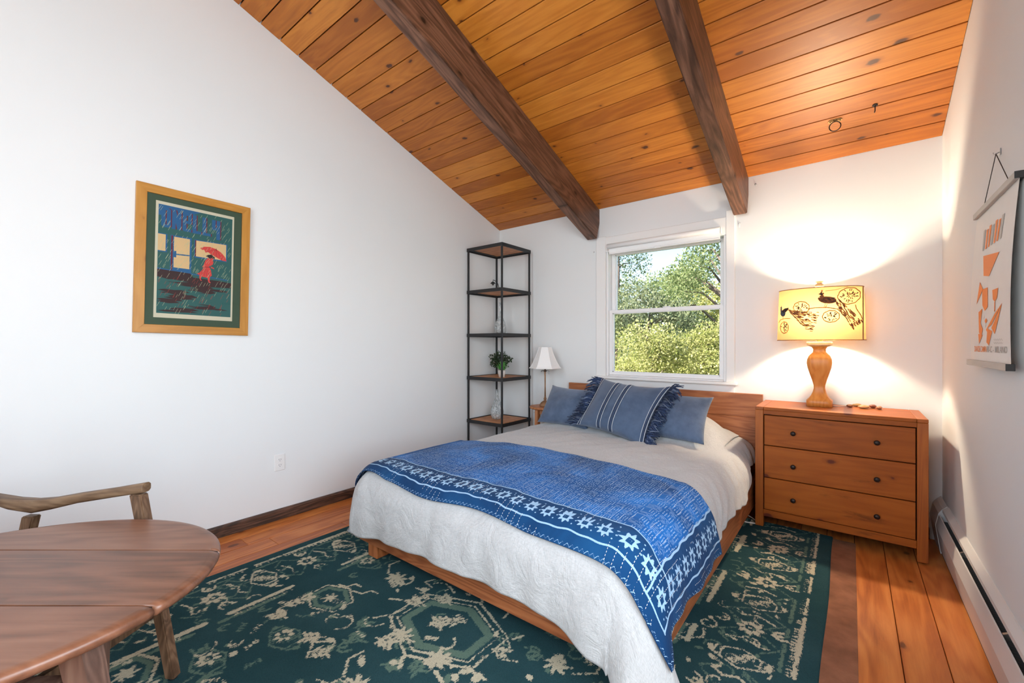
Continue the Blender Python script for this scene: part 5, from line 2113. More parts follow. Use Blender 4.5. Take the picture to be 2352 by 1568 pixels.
# ================================================================== flat print helpers
def srgb(r, g, b_):
    f = lambda c: ((c / 255 + 0.055) / 1.055) ** 2.4 if c / 255 > 0.04045 else c / 255 / 12.92
    return (f(r), f(g), f(b_))


class Print:
    """flat ink shapes on a sheet, local x right, y up; layers are paper-thin"""

    def __init__(self, mats):
        self.V, self.F, self.M, self.mats = [], [], [], mats
        self.dz = 0.0

    def poly(self, pts, m, z=None):
        self.dz += 0.0000020
        z = self.dz if z is None else z
        b0 = len(self.V)
        self.V += [(p[0], p[1], z) for p in pts]
        self.F.append(tuple(range(b0, b0 + len(pts))))
        self.M.append(m)

    def rect(self, x0, y0, x1, y1, m):
        self.poly([(x0, y0), (x1, y0), (x1, y1), (x0, y1)], m)

    def stroke(self, pts, w, m):
        for (x0, y0), (x1, y1) in zip(pts[:-1], pts[1:]):
            L = math.hypot(x1 - x0, y1 - y0) + 1e-9
            a, b_ = -(y1 - y0) / L * w / 2, (x1 - x0) / L * w / 2
            self.poly([(x0 + a, y0 + b_), (x0 - a, y0 - b_), (x1 - a, y1 - b_), (x1 + a, y1 + b_)], m)

    def text(self, body, x0, y0, x1, y1, m, bold=0.0):
        cu = bpy.data.curves.new('txt', 'FONT')
        cu.body = body
        cu.offset = bold
        cu.resolution_u = 3
        o = bpy.data.objects.new('txt', cu)
        COL.objects.link(o)
        bpy.context.view_layer.update()
        me = o.evaluated_get(bpy.context.evaluated_depsgraph_get()).to_mesh()
        co = [v.co.copy() for v in me.vertices]
        fs = [tuple(p.vertices) for p in me.polygons]
        bpy.data.objects.remove(o, do_unlink=True)
        xa, xb = min(c.x for c in co), max(c.x for c in co)
        ya, yb = min(c.y for c in co), max(c.y for c in co)
        self.dz += 0.000004
        b0 = len(self.V)
        self.V += [(x0 + (c.x - xa) / (xb - xa) * (x1 - x0), y0 + (c.y - ya) / (yb - ya) * (y1 - y0), self.dz) for c in co]
        self.F += [tuple(i + b0 for i in f) for f in fs]
        self.M += [m] * len(fs)

    def mesh(self, name):
        return mesh(name, self.V, self.F, self.mats, False, self.M)


# ================================================================== framed print on the left wall
# local frame: x along +Y of the room, y up, z out of the wall
FW, FH = 0.592, 0.866
fy, fz = 0.878, 1.748
pic = thing('framed_print', 'oak framed print of a woman with a red umbrella', 'picture', (XL + 0.0006, fy, fz))
pic.rotation_euler = (Matrix(((0, 0, 1), (1, 0, 0), (0, 1, 0))) @ Matrix.Rotation(-0.019, 3, 'Z')).to_euler()
RWD, RTH = 0.049, 0.024
hw, hh_ = FW / 2, FH / 2


def mitre(name, a, b_, n_in):
    """frame rail from corner a to b_, n_in = inward normal"""
    a, b_, n_in = Vector(a), Vector(b_), Vector(n_in)
    d = (b_ - a).normalized()
    o4 = [a, b_, b_ - d * RWD + n_in * RWD, a + d * RWD + n_in * RWD]
    V = [(p.x, p.y, 0.0) for p in o4] + [(p.x, p.y, RTH - 0.002) for p in o4]
    i4 = [a + d * 0.0025 + n_in * 0.002, b_ - d * 0.0025 + n_in * 0.002, b_ - d * (RWD - 0.003) + n_in * (RWD - 0.002), a + d * (RWD - 0.003) + n_in * (RWD - 0.002)]
    V += [(p.x, p.y, RTH) for p in i4]
    Fc = [(3, 2, 1, 0), (8, 9, 10, 11)]
    for s in (0, 4):
        for k in range(4):
            Fc.append((s + k, s + (k + 1) % 4, s + (k + 1) % 4 + 4, s + k + 4))
    me = mesh(name, V, Fc, M_FRAME_X if abs(d.x) > 0.5 else M_FRAME_Y)
    bm = bmesh.new(); bm.from_mesh(me); bmesh.ops.recalc_face_normals(bm, faces=bm.faces); bm.to_mesh(me); bm.free()
    return me


M_FRAME_X = wood('frame_oak_x', (0.36, 0.15, 0.022), (0.47, 0.21, 0.035), (0.56, 0.27, 0.055), 'x', 0.4, 1.2, 0.5, 0.8, 0.1, knot_col=(0.20, 0.07, 0.02))
M_FRAME_Y = wood('frame_oak_y', (0.36, 0.15, 0.022), (0.47, 0.21, 0.035), (0.56, 0.27, 0.055), 'y', 0.4, 1.2, 0.5, 0.8, 0.1, knot_col=(0.20, 0.07, 0.02))
e = 0.0004
obj('rail', mitre('rail', (-hw, -hh_ + 0, 0), (hw, -hh_, 0), (0, 1, 0)), pic)
obj('rail', mitre('rail', (hw, hh_, 0), (-hw, hh_, 0), (0, -1, 0)), pic)
obj('stile', mitre('stile', (hw, -hh_, 0), (hw, hh_, 0), (-1, 0, 0)), pic)
obj('stile', mitre('stile', (-hw, hh_, 0), (-hw, -hh_, 0), (1, 0, 0)), pic)
M_MATB = plain('green_mat_board', srgb(72, 94, 74), 0.85)
iw, ih = hw - RWD, hh_ - RWD
obj('mat_board', mesh('mat_board', [(-iw, -ih, 0.010), (iw, -ih, 0.010), (iw, ih, 0.010), (-iw, ih, 0.010)], [(0, 1, 2, 3)], M_MATB), pic)
C_ = [plain('ink_' + n_, srgb(*c_), 0.7) for n_, c_ in (('paper', (236, 228, 200)), ('teal', (40, 104, 100)), ('blue', (28, 104, 158)), ('cream', (246, 208, 150)), ('red', (236, 72, 66)), ('dark', (58, 30, 32)), ('maroon', (120, 30, 44)), ('rain', (206, 214, 170)), ('black', (24, 18, 26)), ('rainred', (190, 66, 52)))]
pr = Print(C_)
pw, ph = 0.408, 0.690                 # paper
# poster coordinates: u 0..1 left to right, v 0..1 top to bottom inside the printed area
ax0, ax1, ay0, ay1 = -pw / 2 + 0.013, pw / 2 - 0.010, ph / 2 - 0.018, -ph / 2 + 0.026


def K(u, v):
    return (ax0 + (ax1 - ax0) * u, ay0 + (ay1 - ay0) * v)


def KP(pts, m):
    pr.poly([K(u, v) for u, v in pts], m)


pr.rect(-pw / 2, -ph / 2, pw / 2, ph / 2, 0)
KP([(0, 0), (1, 0), (1, 1), (0, 1)], 1)
# blue sky band behind the lettering and the big letters with a maroon shadow
KP([(0, 0), (0.55, 0), (0.42, 0.045), (0.10, 0.05), (0.03, 0.10), (0, 0.10)], 2)
x0, y1 = K(0.035, 0.022)
x1, y0 = K(0.835, 0.205)
sh = 0.010


def letters(dx, m, extra):
    """tall condensed hand-cut capitals, drawn as bars: O N E L L Y"""
    W = (x1 - x0) / 6
    bw = W * 0.40
    for i, ch_ in enumerate('ONELLY'):
        a = x0 + i * W + dx
        b_ = a + W * 0.90
        t, bo = y1 - 0.003 * i, y0 - 0.004 * i * 0.4
        hbar = 0.017
        if ch_ == 'O':
            pr.rect(a, bo + 0.01, a + bw, t - 0.01, m); pr.rect(b_ - bw, bo + 0.01, b_, t - 0.01, m)
            pr.poly([(a, bo + 0.01), (a + 0.012, bo), (b_ - 0.012, bo), (b_, bo + 0.01), (b_, bo + hbar), (a, bo + hbar)], m)
            pr.poly([(a, t - 0.01), (a, t - hbar), (b_, t - hbar), (b_, t - 0.01), (b_ - 0.012, t), (a + 0.012, t)], m)
        elif ch_ == 'N':
            pr.rect(a, bo, a + bw * 0.9, t, m); pr.rect(b_ - bw * 0.9, bo, b_, t, m)
            pr.poly([(a, t), (b_ - bw * 0.9, bo), (b_, bo), (a + bw * 0.9, t)], m)
        elif ch_ == 'E':
            pr.rect(a, bo + 0.006, a + bw, t - 0.006, m)
            for yy in (bo, (bo + t) / 2 - hbar / 2, t - hbar):
                pr.rect(a + 0.006, yy, b_, yy + hbar, m)
            pr.rect(b_ - bw * 0.8, (bo + t) / 2, b_, t - 0.006, m)
        elif ch_ == 'L':
            pr.rect(a, bo, a + bw, t, m)
            pr.rect(a, bo, b_, bo + hbar, m)
        else:
            pr.rect(a, (bo + t) / 2, a + bw, t, m); pr.rect(b_ - bw, bo - 0.012, b_, t, m)
            pr.rect(a, (bo + t) / 2 - hbar / 2, b_, (bo + t) / 2 + hbar / 2, m)


letters(sh * 0.55, 6, 0)
letters(0.0, 2, 0)
# lit windows and the door with blue surrounds
KP([(0, 0.265), (0.115, 0.265), (0.115, 0.435), (0, 0.435)], 2)
KP([(0, 0.272), (0.095, 0.272), (0.095, 0.425), (0, 0.425)], 3)
KP([(0.155, 0.265), (0.43, 0.265), (0.43, 0.63), (0.155, 0.63)], 2)
KP([(0.165, 0.27), (0.185, 0.27), (0.185, 0.60), (0.165, 0.60)], 6)
KP([(0.20, 0.278), (0.405, 0.278), (0.405, 0.565), (0.20, 0.565)], 3)
KP([(0.20, 0.435), (0.405, 0.43), (0.405, 0.44), (0.20, 0.448)], 2)
KP([(0.20, 0.41), (0.232, 0.41), (0.232, 0.47), (0.20, 0.47)], 2)
KP([(0.465, 0.27), (0.93, 0.265), (0.93, 0.445), (0.465, 0.445)], 2)
KP([(0.475, 0.275), (0.49, 0.275), (0.49, 0.43), (0.475, 0.43)], 6)
KP([(0.49, 0.278), (0.915, 0.272), (0.915, 0.432), (0.49, 0.432)], 3)
KP([(0, 0.585), (0.42, 0.60), (0.95, 0.625), (0.95, 0.634), (0.42, 0.612), (0, 0.595)], 2)
# wet street in dark bands
rq = random.Random(8)
KP([(0, 0.595), (0.42, 0.605), (0.46, 0.64), (0.80, 0.645), (1, 0.655), (1, 0.705), (0.70, 0.715), (0.30, 0.70), (0, 0.665)], 5)
for k in range(16):
    v = 0.66 + k * 0.021
    u0 = rq.uniform(-0.1, 0.45)
    u1 = u0 + rq.uniform(0.35, 0.75)
    u0, u1 = max(u0, 0), min(u1, 1)
    h = rq.uniform(0.012, 0.022)
    pts = [(u0, v)] + [(u0 + (u1 - u0) * f, v - h * rq.uniform(0.5, 1)) for f in (0.2, 0.5, 0.8)] + [(u1, v + 0.004)] + [(u0 + (u1 - u0) * f, v + h * rq.uniform(0.4, 1)) for f in (0.8, 0.5, 0.2)]
    KP(pts, 5)
for k in range(7):
    v = 0.69 + k * 0.043
    u0 = rq.choice((0.0, 0.02, 0.3, 0.62))
    u1 = min(1, u0 + rq.uniform(0.2, 0.4))
    KP([(u0, v), ((u0 + u1) / 2, v - 0.012), (u1, v), ((u0 + u1) / 2, v + 0.013)], 1)
# umbrella and walking figure
KP([(0.545, 0.345), (0.60, 0.325), (0.68, 0.318), (0.77, 0.33), (0.85, 0.36), (0.905, 0.40), (0.925, 0.437), (0.86, 0.436), (0.775, 0.412), (0.70, 0.392), (0.655, 0.372), (0.62, 0.38), (0.60, 0.355), (0.57, 0.36)], 4)
for u, v in ((0.62, 0.38), (0.70, 0.392), (0.775, 0.412), (0.86, 0.436)):
    pr.stroke([K(0.77, 0.33), K(u, v)], 0.0012, 6)
pr.stroke([K(0.775, 0.345), K(0.77, 0.322)], 0.002, 8)
KP([(0.655, 0.40), (0.70, 0.392), (0.755, 0.415), (0.748, 0.432), (0.70, 0.428), (0.69, 0.44), (0.66, 0.425), (0.625, 0.415)], 8)
KP([(0.70, 0.425), (0.735, 0.43), (0.728, 0.452), (0.70, 0.446)], 4)
KP([(0.655, 0.43), (0.70, 0.437), (0.735, 0.462), (0.728, 0.486), (0.69, 0.507), (0.67, 0.51), (0.70, 0.545), (0.715, 0.60), (0.665, 0.627), (0.58, 0.62), (0.51, 0.598), (0.55, 0.58), (0.58, 0.555), (0.60, 0.525), (0.575, 0.53), (0.60, 0.50), (0.62, 0.46)], 4)
KP([(0.70, 0.51), (0.745, 0.522), (0.748, 0.532), (0.70, 0.525)], 4)
KP([(0.54, 0.61), (0.575, 0.618), (0.56, 0.645), (0.58, 0.662), (0.56, 0.66), (0.545, 0.64)], 4)
KP([(0.655, 0.62), (0.69, 0.615), (0.685, 0.66), (0.705, 0.672), (0.68, 0.674), (0.665, 0.66)], 4)
pr.stroke([K(0.60, 0.525), K(0.70, 0.52)], 0.003, 6)
for k in range(5):
    pr.stroke([K(0.64 - 0.02 * k, 0.535), K(0.68 - 0.035 * k, 0.61)], 0.0012, 6)
# slanting rain
for k in range(330):
    u, v = rq.uniform(0, 1), rq.uniform(0.0, 0.97)
    L = rq.uniform(0.02, 0.05)
    u2, v2 = u - L * 0.75, v + L
    if u2 < 0 or v2 > 1:
        continue
    m = 9 if (v > 0.62 and rq.random() < 0.45) else 7
    pr.stroke([K(u, v), K(u2, v2)], 0.0011, m)
po = obj('print', pr.mesh('print'), pic, (-0.001, 0.004, 0.0112))
M_PICGLASS = glass_pane('picture_glass')
obj('glass', mesh('glass', [(-iw, -ih, 0.0158), (iw, -ih, 0.0158), (iw, ih, 0.0158), (-iw, ih, 0.0158)], [(0, 1, 2, 3)], M_PICGLASS), pic)

# ================================================================== hanging poster on the right wall
M_PPAPER = plain('poster_paper', srgb(232, 230, 226), 0.55, var=0.02)
M_PORANGE = plain('poster_orange', srgb(246, 136, 52), 0.6)
M_PGREY = plain('poster_grey', srgb(176, 174, 170), 0.6)
M_BAR = wood('poster_bar', (0.36, 0.34, 0.31), (0.46, 0.44, 0.41), (0.54, 0.52, 0.49), 'x', 0.5, 1.0, 0, 0.8, 0.05)
M_BAR_DARK = plain('poster_bar_end', (0.02, 0.02, 0.02), 0.6)
ht = thing('hanging_poster', 'white paper poster with orange print between two bars on right wall', 'poster', (XR - 0.001, 2.49, 1.82))
# local frame: x = -Y of the room (left to right in the photograph), y up, z out of the wall (-X of the room)
ht.rotation_euler = Matrix(((0, 0, -1), (-1, 0, 0), (0, 1, 0))).to_euler()
HWP = 0.312
PH = 0.648
TILT = 0.020                       # lower bar hangs off the wall


def pz(y):
    """distance from the wall at height y (0 = top bar), with a soft bow of the sheet"""
    f = -y / PH
    return 0.010 + TILT * f + 0.006 * math.sin(PI * f)


rows = np.linspace(0.006, -PH - 0.004, 30)
cols = np.linspace(-HWP + 0.004, HWP - 0.004, 12)
Pg = np.array([[[x_, y_, pz(y_) + 0.004 * (x_ / HWP) ** 2 * math.sin(PI * min(1, max(0, -y_ / PH)))] for y_ in rows] for x_ in cols])
sheet = obj('sheet', grid_mesh('sheet', Pg[:, ::-1], M_PPAPER), ht)
for nm, y_ in (('top_bar', 0.0), ('bottom_bar', -PH)):
    z0 = pz(y_)
    hb_ = obj(nm, box_mesh((2 * HWP, 0.024, 0.013), M_BAR, 0.0015, nm), ht, (0, y_, z0 + 0.0075))
    obj(nm, box_mesh((2 * HWP, 0.024, 0.008), M_BAR_DARK, 0.001, nm), ht, (0, y_, z0 - 0.0048))
    obj('end_cap', box_mesh((0.0015, 0.024, 0.021), M_BAR_DARK, 0.0003, 'end_cap'), ht, (HWP + 0.0009, y_, z0 + 0.0035))
apex = Vector((0.012, 0.172, 0.012))
V, Fc = [], []
for sx in (-0.17, 0.20):
    tube_raw([Vector((sx, 0.010, 0.014)), apex], 0.0014, 6, V, Fc)
obj('string', mesh('string', V, Fc, M_BLACK), ht)
nail = thing('wall_hook', 'small silver nail hook holding the poster string', 'hook', (XR - 0.0005, 2.478, 1.992))
obj('plate', box_mesh((0.003, 0.014, 0.024), M_NICKEL, 0.001, 'plate'), nail, (-0.002, 0, 0.006))
obj('pin', tube('pin', [Vector((-0.002, 0, 0.004)), Vector((-0.018, 0, -0.002)), Vector((-0.020, 0, 0.006))], 0.0018, M_NICKEL, 8), nail)
# print: a plain arrangement of orange angular shapes with the line of lettering below
pp = Print([M_PORANGE, M_PGREY, M_PPAPER])
Q = lambda u, v: (-HWP + 2 * HWP * u, -0.02 - (PH - 0.04) * v)


def QP(pts, m=0):
    pp.poly([Q(u, v) for u, v in pts], m)


for k in range(7):
    QP([(0.26 + k * 0.075, 0.12 + 0.012 * (k % 2)), (0.31 + k * 0.075, 0.12 + 0.012 * (k % 2)), (0.30 + k * 0.07, 0.26), (0.26 + k * 0.07, 0.26)], 0 if k % 3 else 1)
QP([(0.30, 0.30), (0.70, 0.34), (0.48, 0.46), (0.34, 0.44)])
QP([(0.25, 0.47), (0.34, 0.53), (0.18, 0.62)])
QP([(0.32, 0.53), (0.46, 0.53), (0.48, 0.66), (0.40, 0.68), (0.34, 0.64)])
QP([(0.58, 0.56), (0.72, 0.56), (0.70, 0.62), (0.65, 0.64), (0.60, 0.62)])
QP([(0.64, 0.64), (0.66, 0.64), (0.66, 0.70), (0.64, 0.70)])
QP([(0.82, 0.66), (0.58, 0.78), (0.46, 0.80), (0.66, 0.71)])
QP([(0.82, 0.66), (0.66, 0.84), (0.58, 0.80)])
QP([(0.24, 0.68), (0.34, 0.66), (0.30, 0.76), (0.36, 0.80), (0.32, 0.86), (0.26, 0.82)])
QP([(0.24, 0.83), (0.36, 0.84), (0.26, 0.90)])
QP([(0.48, 0.80), (0.60, 0.82), (0.52, 0.91), (0.46, 0.89)])
for k in range(4):
    u, v = 0.37 + 0.05 * (k % 2) + 0.02 * k, 0.70 + 0.03 * k
    QP([(u, v), (u + 0.035, v + 0.018), (u, v + 0.036), (u - 0.035, v + 0.018)], 0 if k % 2 else 2)
tx = Q(0.13, 0.955)
tx2 = Q(0.46, 0.915)
pp.text('DAVIDE CAMPA', tx[0], tx[1], tx2[0], tx2[1], 0, 0.015)
tx = Q(0.47, 0.955)
tx2 = Q(0.93, 0.915)
pp.text('RI-C - MILANO', tx[0], tx[1], tx2[0], tx2[1], 1, 0.015)
for k in range(2):
    a, b_ = Q(0.64, 0.875 + 0.02 * k), Q(0.84, 0.87 + 0.02 * k)
    pp.stroke([(a[0] + (b_[0] - a[0]) * f, a[1] + 0.003 * math.sin(f * 31 + k)) for f in np.linspace(0, 1, 24)], 0.0016, 1)
# lay the ink on the bowed sheet
pp.V = [(x_, y_, pz(y_) + 0.004 * (x_ / HWP) ** 2 * math.sin(PI * min(1, max(0, -y_ / PH))) + 0.0012 + z_) for x_, y_, z_ in pp.V]
obj('ink', pp.mesh('ink'), sheet)

# ================================================================== small wall things
M_PLATE = plain('outlet_plate', (0.80, 0.80, 0.79), 0.35)


def outlet(name, label, loc, rot):
    o = thing(name, label, 'outlet', loc, rot)
    obj('plate', box_mesh((0.070, 0.115, 0.006), M_PLATE, 0.002, 'plate'), o, (0, 0, 0.0032))
    for s in (-1, 1):
        f = obj('socket', lathe('socket', [(0.0165, 0.0), (0.0165, 0.0018), (0.016, 0.0022)], M_PLATE, 24, lambda t: (math.cos(t), max(-0.82, min(0.82, math.sin(t))))), o, (0, s * 0.0195, 0.0060))
        for dx in (-0.0062, 0.0062):
            obj('slot', box_mesh((0.0022, 0.0075, 0.0006), M_SLOT, 0, 'slot'), f, (dx, 0.003, 0.0024))
        obj('slot', lathe('slot', [(0.0022, 0.0), (0.0022, 0.0006)], M_SLOT, 10), f, (0, -0.0075, 0.0021))
    obj('screw', lathe('screw', [(0.003, 0), (0.003, 0.001)], M_PLATE, 10), o, (0, 0, 0.0062))
    return o


Rl = Matrix(((0, 0, 1), (1, 0, 0), (0, 1, 0))).to_euler()
Rb = Matrix(((1, 0, 0), (0, 0, -1), (0, 1, 0))).to_euler()
outlet('wall_outlet', 'white outlet low on the long white wall', (XL + 0.0004, 1.379, 0.405), Rl)
outlet('wall_outlet', 'white outlet on the back wall behind the corner shelf', (-2.834, YB - 0.0004, 0.385), Rb)

# roller blind, rolled up over the window
rb = thing('roller_blind', 'rolled up white blind at the top of the window', 'blind', (-1.334, YB - 0.05, 2.17))
obj('tube', lathe('tube', [(0.018, -0.498), (0.0225, -0.497), (0.0225, 0.497), (0.018, 0.498)], M_BLIND, 28), rb, (0, 0, 0.018), (0, PI / 2, 0))
obj('hem', box_mesh((0.985, 0.006, 0.060), M_BLIND, 0.002, 'hem'), rb, (0, 0.0215, -0.014))
obj('hem_bar', box_mesh((0.985, 0.010, 0.012), M_VINYL, 0.003, 'hem_bar'), rb, (0, 0.0215, -0.050))
obj('pull', box_mesh((0.055, 0.008, 0.022), M_VINYL, 0.003, 'pull'), rb, (-0.02, 0.013, -0.050))
for s in (-1, 1):
    obj('bracket', box_mesh((0.005, 0.040, 0.052), M_VINYL, 0.002, 'bracket'), rb, (s * 0.504, 0.010, 0.010))

# brass ring pull and a small hook on the ceiling boards
nrm = Vector((0, -sinA, -cosA))


def on_ceiling(x, y):
    return Vector((x, y, ceil_z(y)))


rp = thing('ceiling_ring', 'brass ring pull screwed to the ceiling boards', 'ring pull', on_ceiling(-0.082, 3.475) + nrm * 0.0005, (-ang, 0, 0))
obj('plate', box_mesh((0.056, 0.020, 0.003), M_BRASS, 0.001, 'plate'), rp, (0, 0, -0.0018))
for s in (-1, 1):
    obj('lobe', lathe('lobe', [(0.012, -0.003), (0.012, 0.0)], M_BRASS, 16), rp, (s * 0.026, 0.008, -0.0004))
    obj('screw', lathe('screw', [(0.003, -0.0015), (0.003, 0)], M_DARK, 8), rp, (s * 0.026, 0.008, -0.0035))
obj('staple', tube('staple', [Vector((-0.006, 0, -0.002)), Vector((-0.005, 0, -0.014)), Vector((0.005, 0, -0.014)), Vector((0.006, 0, -0.002))], 0.003, M_BRASS, 8), rp)
ringp = [Vector((0.030 * math.sin(2 * PI * k / 40), 0.004, -0.040 + 0.030 * math.cos(2 * PI * k / 40))) for k in range(41)]
ro = obj('ring', tube('ring', ringp, 0.0030, M_KNOB, 8), rp)
ro.rotation_euler = (ang, 0, 0)
hk = thing('ceiling_hook', 'tiny dark hook on the ceiling boards beside the brass ring', 'hook', on_ceiling(0.115, 3.440) + nrm * 0.0005, (-ang, 0, 0))
obj('rose', lathe('rose', [(0.012, -0.004), (0.014, 0.0)], M_KNOB, 16), hk)
obj('shank', tube('shank', [Vector((0, 0, -0.004)), Vector((0, 0.004, -0.018)), Vector((0, 0.012, -0.032)), Vector((-0.003, 0.012, -0.044))], 0.0028, M_KNOB, 8), hk)

# small curtain brackets left on the wall
for k, (px, pz_, lb) in enumerate(((-0.590, 2.510, 'tiny screw left in the white wall beside the right beam'), (-0.705, 2.225, 'tiny bracket on the white wall under the right beam'), (-2.000, 2.165, 'tiny bracket on the white wall under the left beam'))):
    s = thing('wall_screw', lb, 'screw', (px, YB - 0.0004, pz_), (PI / 2, 0, 0))
    obj('head', lathe('head', [(0.007, 0.0), (0.007, 0.003), (0.003, 0.006)], M_NICKEL, 12), s)
    if k:
        obj('tab', box_mesh((0.008, 0.030, 0.003), M_WHITE, 0.001, 'tab'), s, (0, -0.018, 0.002))

# ================================================================== baseboard heater on the right wall
he = thing('baseboard_heater', 'long white baseboard heater along the right wall', 'heater', (XR - 0.03, 1.2, 0.0))
HY0, HY1 = -1.2, 3.60


def hprof(name, pts, y0, y1, mat):
    me = prism(name, [(a - (XR - 0.03), b_) for a, b_ in pts], 'y', y0 - 1.2, y1 - 1.2, mat)
    return obj(name, me, he)


hprof('front_panel', [(0.420, 0.018), (0.398, 0.165), (0.411, 0.232), (0.416, 0.232), (0.403, 0.165), (0.425, 0.018)], HY0, HY1, M_HEATER)
hprof('back_panel', [(0.449, 0.004), (0.4545, 0.004), (0.4545, 0.285), (0.449, 0.285)], HY0, HY1, M_HEATER)
hprof('top_cover', [(0.4288, 0.2600), (0.4488, 0.2795), (0.4488, 0.2855), (0.427, 0.2660), (0.4258, 0.250), (0.4275, 0.250)], HY0, HY1, M_HEATER)
hprof('foot', [(0.424, 0.0005), (0.448, 0.0005), (0.448, 0.018), (0.424, 0.018)], HY0, HY1, M_FIN)
V, Fc = [], []
for k in range(230):
    y = HY0 + 0.05 + k * (HY1 - HY0 - 0.1) / 230 - 1.2
    raw_box(V, Fc, (0.411 - (XR - 0.03), y, 0.10), (0.448 - (XR - 0.03), y + 0.0015, 0.215))
tube_raw([Vector((0.0035, HY0 - 1.2 + 0.01, 0.155)), Vector((0.0035, HY1 - 1.2 - 0.01, 0.155))], 0.010, 10, V, Fc)
fo = obj('fins', mesh('fins', V, Fc, M_FIN), he)
fo['kind'] = 'stuff'
for ya, yb_ in ((HY1, HY1 + 0.235), (HY0 - 0.05, HY0)):
    hprof('end_cap', [(0.419, 0.0005), (0.396, 0.165), (0.410, 0.240), (0.428, 0.268), (0.4485, 0.288), (0.4485, 0.0005)], ya + 0.0005, yb_, M_HEATER)
for k in range(5):
    y = 0.0 + k * 0.75
    hprof('bracket', [(0.4165, 0.190), (0.418, 0.232), (0.448, 0.250), (0.448, 0.22)], y, y + 0.012, M_NICKEL)

# cords on the floor between bed and dresser
cd_ = thing('power_cord', 'white cords on the rug beside the left foot of the dresser', 'cord', (-0.55, 3.40, 0.0105))
obj('cable', tube('cable', [Vector(p) for p in ((-0.20, 0.05, 0.004), (-0.10, -0.035, 0.004), (-0.02, -0.045, 0.004), (0.04, -0.030, 0.004))], 0.0045, M_CORD, 8), cd_)
obj('cable', tube('cable', [Vector(p) for p in ((-0.16, 0.16, 0.003), (-0.06, 0.10, 0.012), (0.0, 0.055, 0.006), (0.03, 0.02, 0.0036))], 0.0034, M_CORD, 8), cd_)

# ================================================================== outside: ground and sunlit trees
M_GRASS = plain('lawn', (0.10, 0.14, 0.03), 1.0, var=0.4)
V, Fc = [], []
raw_box(V, Fc, (-60, YB + 1.0, -2.9), (40, 70, -2.6))
g = obj('ground', mesh('ground', V, Fc, M_GRASS))
structure(g)


def leaf_mat(name, c0, c1, c2, trans=0.45):
    m = bpy.data.materials.new(name)
    m.use_nodes = True
    nt = m.node_tree
    nt.nodes.clear()
    out = N(nt, 'ShaderNodeOutputMaterial')
    d = N(nt, 'ShaderNodeBsdfDiffuse')
    t = N(nt, 'ShaderNodeBsdfTranslucent')
    gi = N(nt, 'ShaderNodeNewGeometry')
    f = val(nt, 'ADD', val(nt, 'MULTIPLY', gi.outputs['Random Per Island'], 0.65), 0.0)
    tc = N(nt, 'ShaderNodeTexCoord')
    f = val(nt, 'ADD', f, val(nt, 'MULTIPLY', noise_tex(nt, tc.outputs['Object'], 1.1, 2.0), 0.4))
    c = ramp(nt, f, [(0.2, c0), (0.5, c1), (0.85, c2)])
    nt.links.new(c, d.inputs[0])
    nt.links.new(c, t.inputs[0])
    mx = N(nt, 'ShaderNodeMixShader')
    mx.inputs[0].default_value = trans
    nt.links.new(d.outputs[0], mx.inputs[1])
    nt.links.new(t.outputs[0], mx.inputs[2])
    nt.links.new(mx.outputs[0], out.inputs[0])
    return m


M_L1 = leaf_mat('leaf_yellow_green', (0.16, 0.20, 0.05), (0.42, 0.43, 0.14), (0.70, 0.66, 0.32))
M_L2 = leaf_mat('leaf_green', (0.08, 0.13, 0.05), (0.22, 0.28, 0.11), (0.46, 0.50, 0.26))
M_L3 = leaf_mat('pine_needles', (0.08, 0.12, 0.07), (0.22, 0.26, 0.14), (0.42, 0.44, 0.26))
M_BARK = plain('bark', (0.12, 0.09, 0.07), 0.95, bump_scale=12, bump_s=0.8, var=0.3)


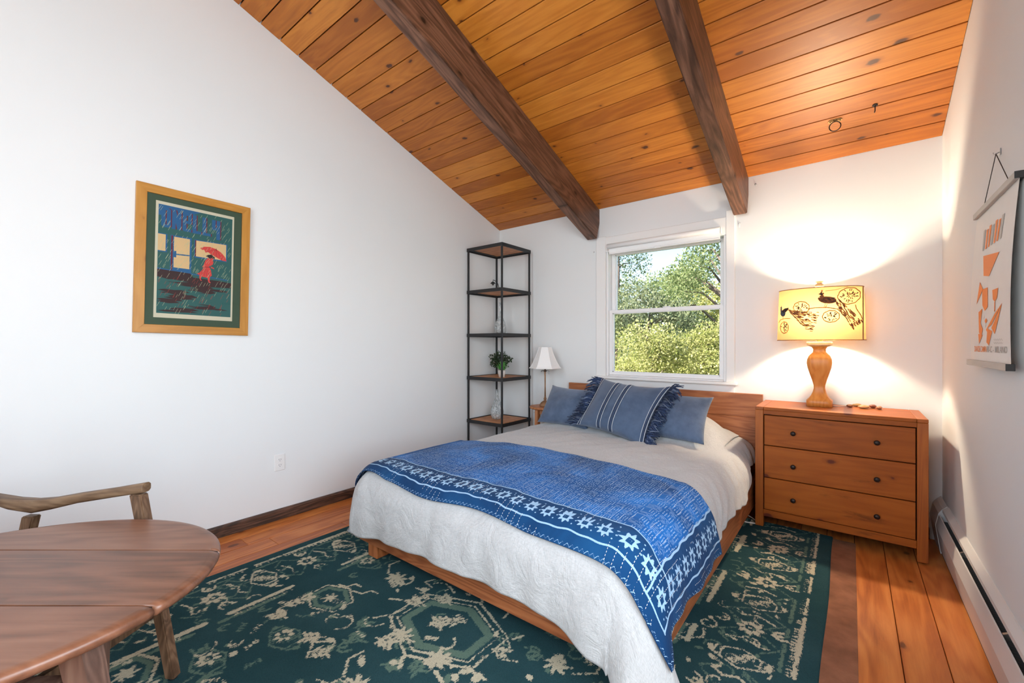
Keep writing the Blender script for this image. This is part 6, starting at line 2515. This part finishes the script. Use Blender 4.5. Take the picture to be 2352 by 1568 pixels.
def tree(name, label, x, y, top, r, n, size, mat, seed, low=-2.0, cat='tree', cl=26):
    t = thing(name, label, cat, (x, y, -2.6))
    rr2 = random.Random(seed)
    H = top + 2.6
    pts = [Vector((0, 0, 0)), Vector((0.1 * rr2.uniform(-1, 1), 0.1, H * 0.35)), Vector((0.2 * rr2.uniform(-1, 1), 0, H * 0.65)), Vector((0.2, 0, H * 0.92))]
    obj('trunk', tube('trunk', pts, [0.17, 0.13, 0.08, 0.02], M_BARK, 10), t)
    V, Fc = [], []
    cs_ = []
    for k in range(cl):
        f = rr2.random()
        zz = (low + 2.6) + (H - (low + 2.6)) * f
        prof_ = math.sin(PI * min(0.97, 0.22 + 0.76 * f)) ** 0.6
        th = rr2.uniform(0, 2 * PI)
        rad = r * prof_ * math.sqrt(rr2.uniform(0.1, 1))
        c = Vector((rad * math.cos(th), rad * math.sin(th), zz))
        cs_.append(c)
        tube_raw([Vector((0, 0, max(0.4, zz - 0.5 * rad))), c * 0.5 + Vector((0, 0, zz * 0.5 - 0.05 * rad)), c], [0.04, 0.025, 0.008], 5, V, Fc)
    obj('branches', mesh('branches', V, Fc, M_BARK), t)
    rs = np.random.RandomState(seed)
    n = int(n * 1.9)
    cidx = rs.randint(0, cl, n)
    cen = np.array([tuple(c) for c in cs_])[cidx]
    d = rs.normal(size=(n, 3))
    d /= np.linalg.norm(d, axis=1)[:, None]
    rad = (rs.rand(n) ** 0.45)[:, None]
    p = cen + d * rad * np.array([r * 0.34, r * 0.34, r * 0.24])
    ax = d * 0.6 + rs.normal(size=(n, 3)) * 0.6
    ax /= np.linalg.norm(ax, axis=1)[:, None]
    sd = np.cross(ax, rs.normal(size=(n, 3)))
    sd /= np.linalg.norm(sd, axis=1)[:, None]
    s = (0.72 * size * (0.6 + 0.8 * rs.rand(n)))[:, None]
    v = np.stack([p, p + ax * s * 0.5 + sd * s * 0.3, p + ax * s, p + ax * s * 0.5 - sd * s * 0.3], 1).reshape(-1, 3)
    me = bpy.data.meshes.new('foliage')
    me.vertices.add(n * 4)
    me.vertices.foreach_set('co', v.astype(np.float32).reshape(-1))
    me.loops.add(n * 4)
    me.loops.foreach_set('vertex_index', np.arange(n * 4, dtype=np.int32))
    me.polygons.add(n)
    me.polygons.foreach_set('loop_start', np.arange(0, n * 4, 4, dtype=np.int32))
    me.materials.append(mat)
    me.update(calc_edges=True)
    fo_ = obj('foliage', me, t)
    fo_['kind'] = 'stuff'
    return t


tree('broadleaf_tree', 'tall leafy tree at the left of the window view', -6.3, 13.5, 5.0, 1.9, 11000, 0.10, M_L2, 1)
tree('broadleaf_tree', 'tall leafy tree at the right of the window view', -2.7, 12.5, 5.2, 1.9, 11000, 0.10, M_L2, 2)
tree('pine_tree', 'feathery pine in the middle of the window view', -4.3, 11.0, 2.55, 1.7, 12000, 0.10, M_L3, 3)
tree('broadleaf_shrub', 'bright yellow green shrub filling the lower window pane', -3.3, 9.0, 1.55, 1.5, 12000, 0.075, M_L1, 4, cat='shrub')
tree('broadleaf_shrub', 'yellow green shrub at lower left of the window view', -4.6, 9.6, 1.45, 1.4, 10000, 0.075, M_L1, 5, cat='shrub')
tree('broadleaf_shrub', 'sunlit shrub at lower right of the window view', -2.0, 9.4, 1.6, 1.3, 9000, 0.075, M_L1, 6, cat='shrub')
tree('broadleaf_tree', 'distant tree closing the gap behind the pine', -6.4, 20.0, 4.2, 3.0, 14000, 0.16, M_L2, 7)
tree('broadleaf_tree', 'distant tree behind the tree at the right of the window view', -3.6, 19.0, 3.7, 2.8, 12000, 0.16, M_L1, 8)
tree('broadleaf_tree', 'far left tree seen past the left window jamb', -9.2, 17.0, 5.0, 2.6, 9000, 0.15, M_L2, 9)
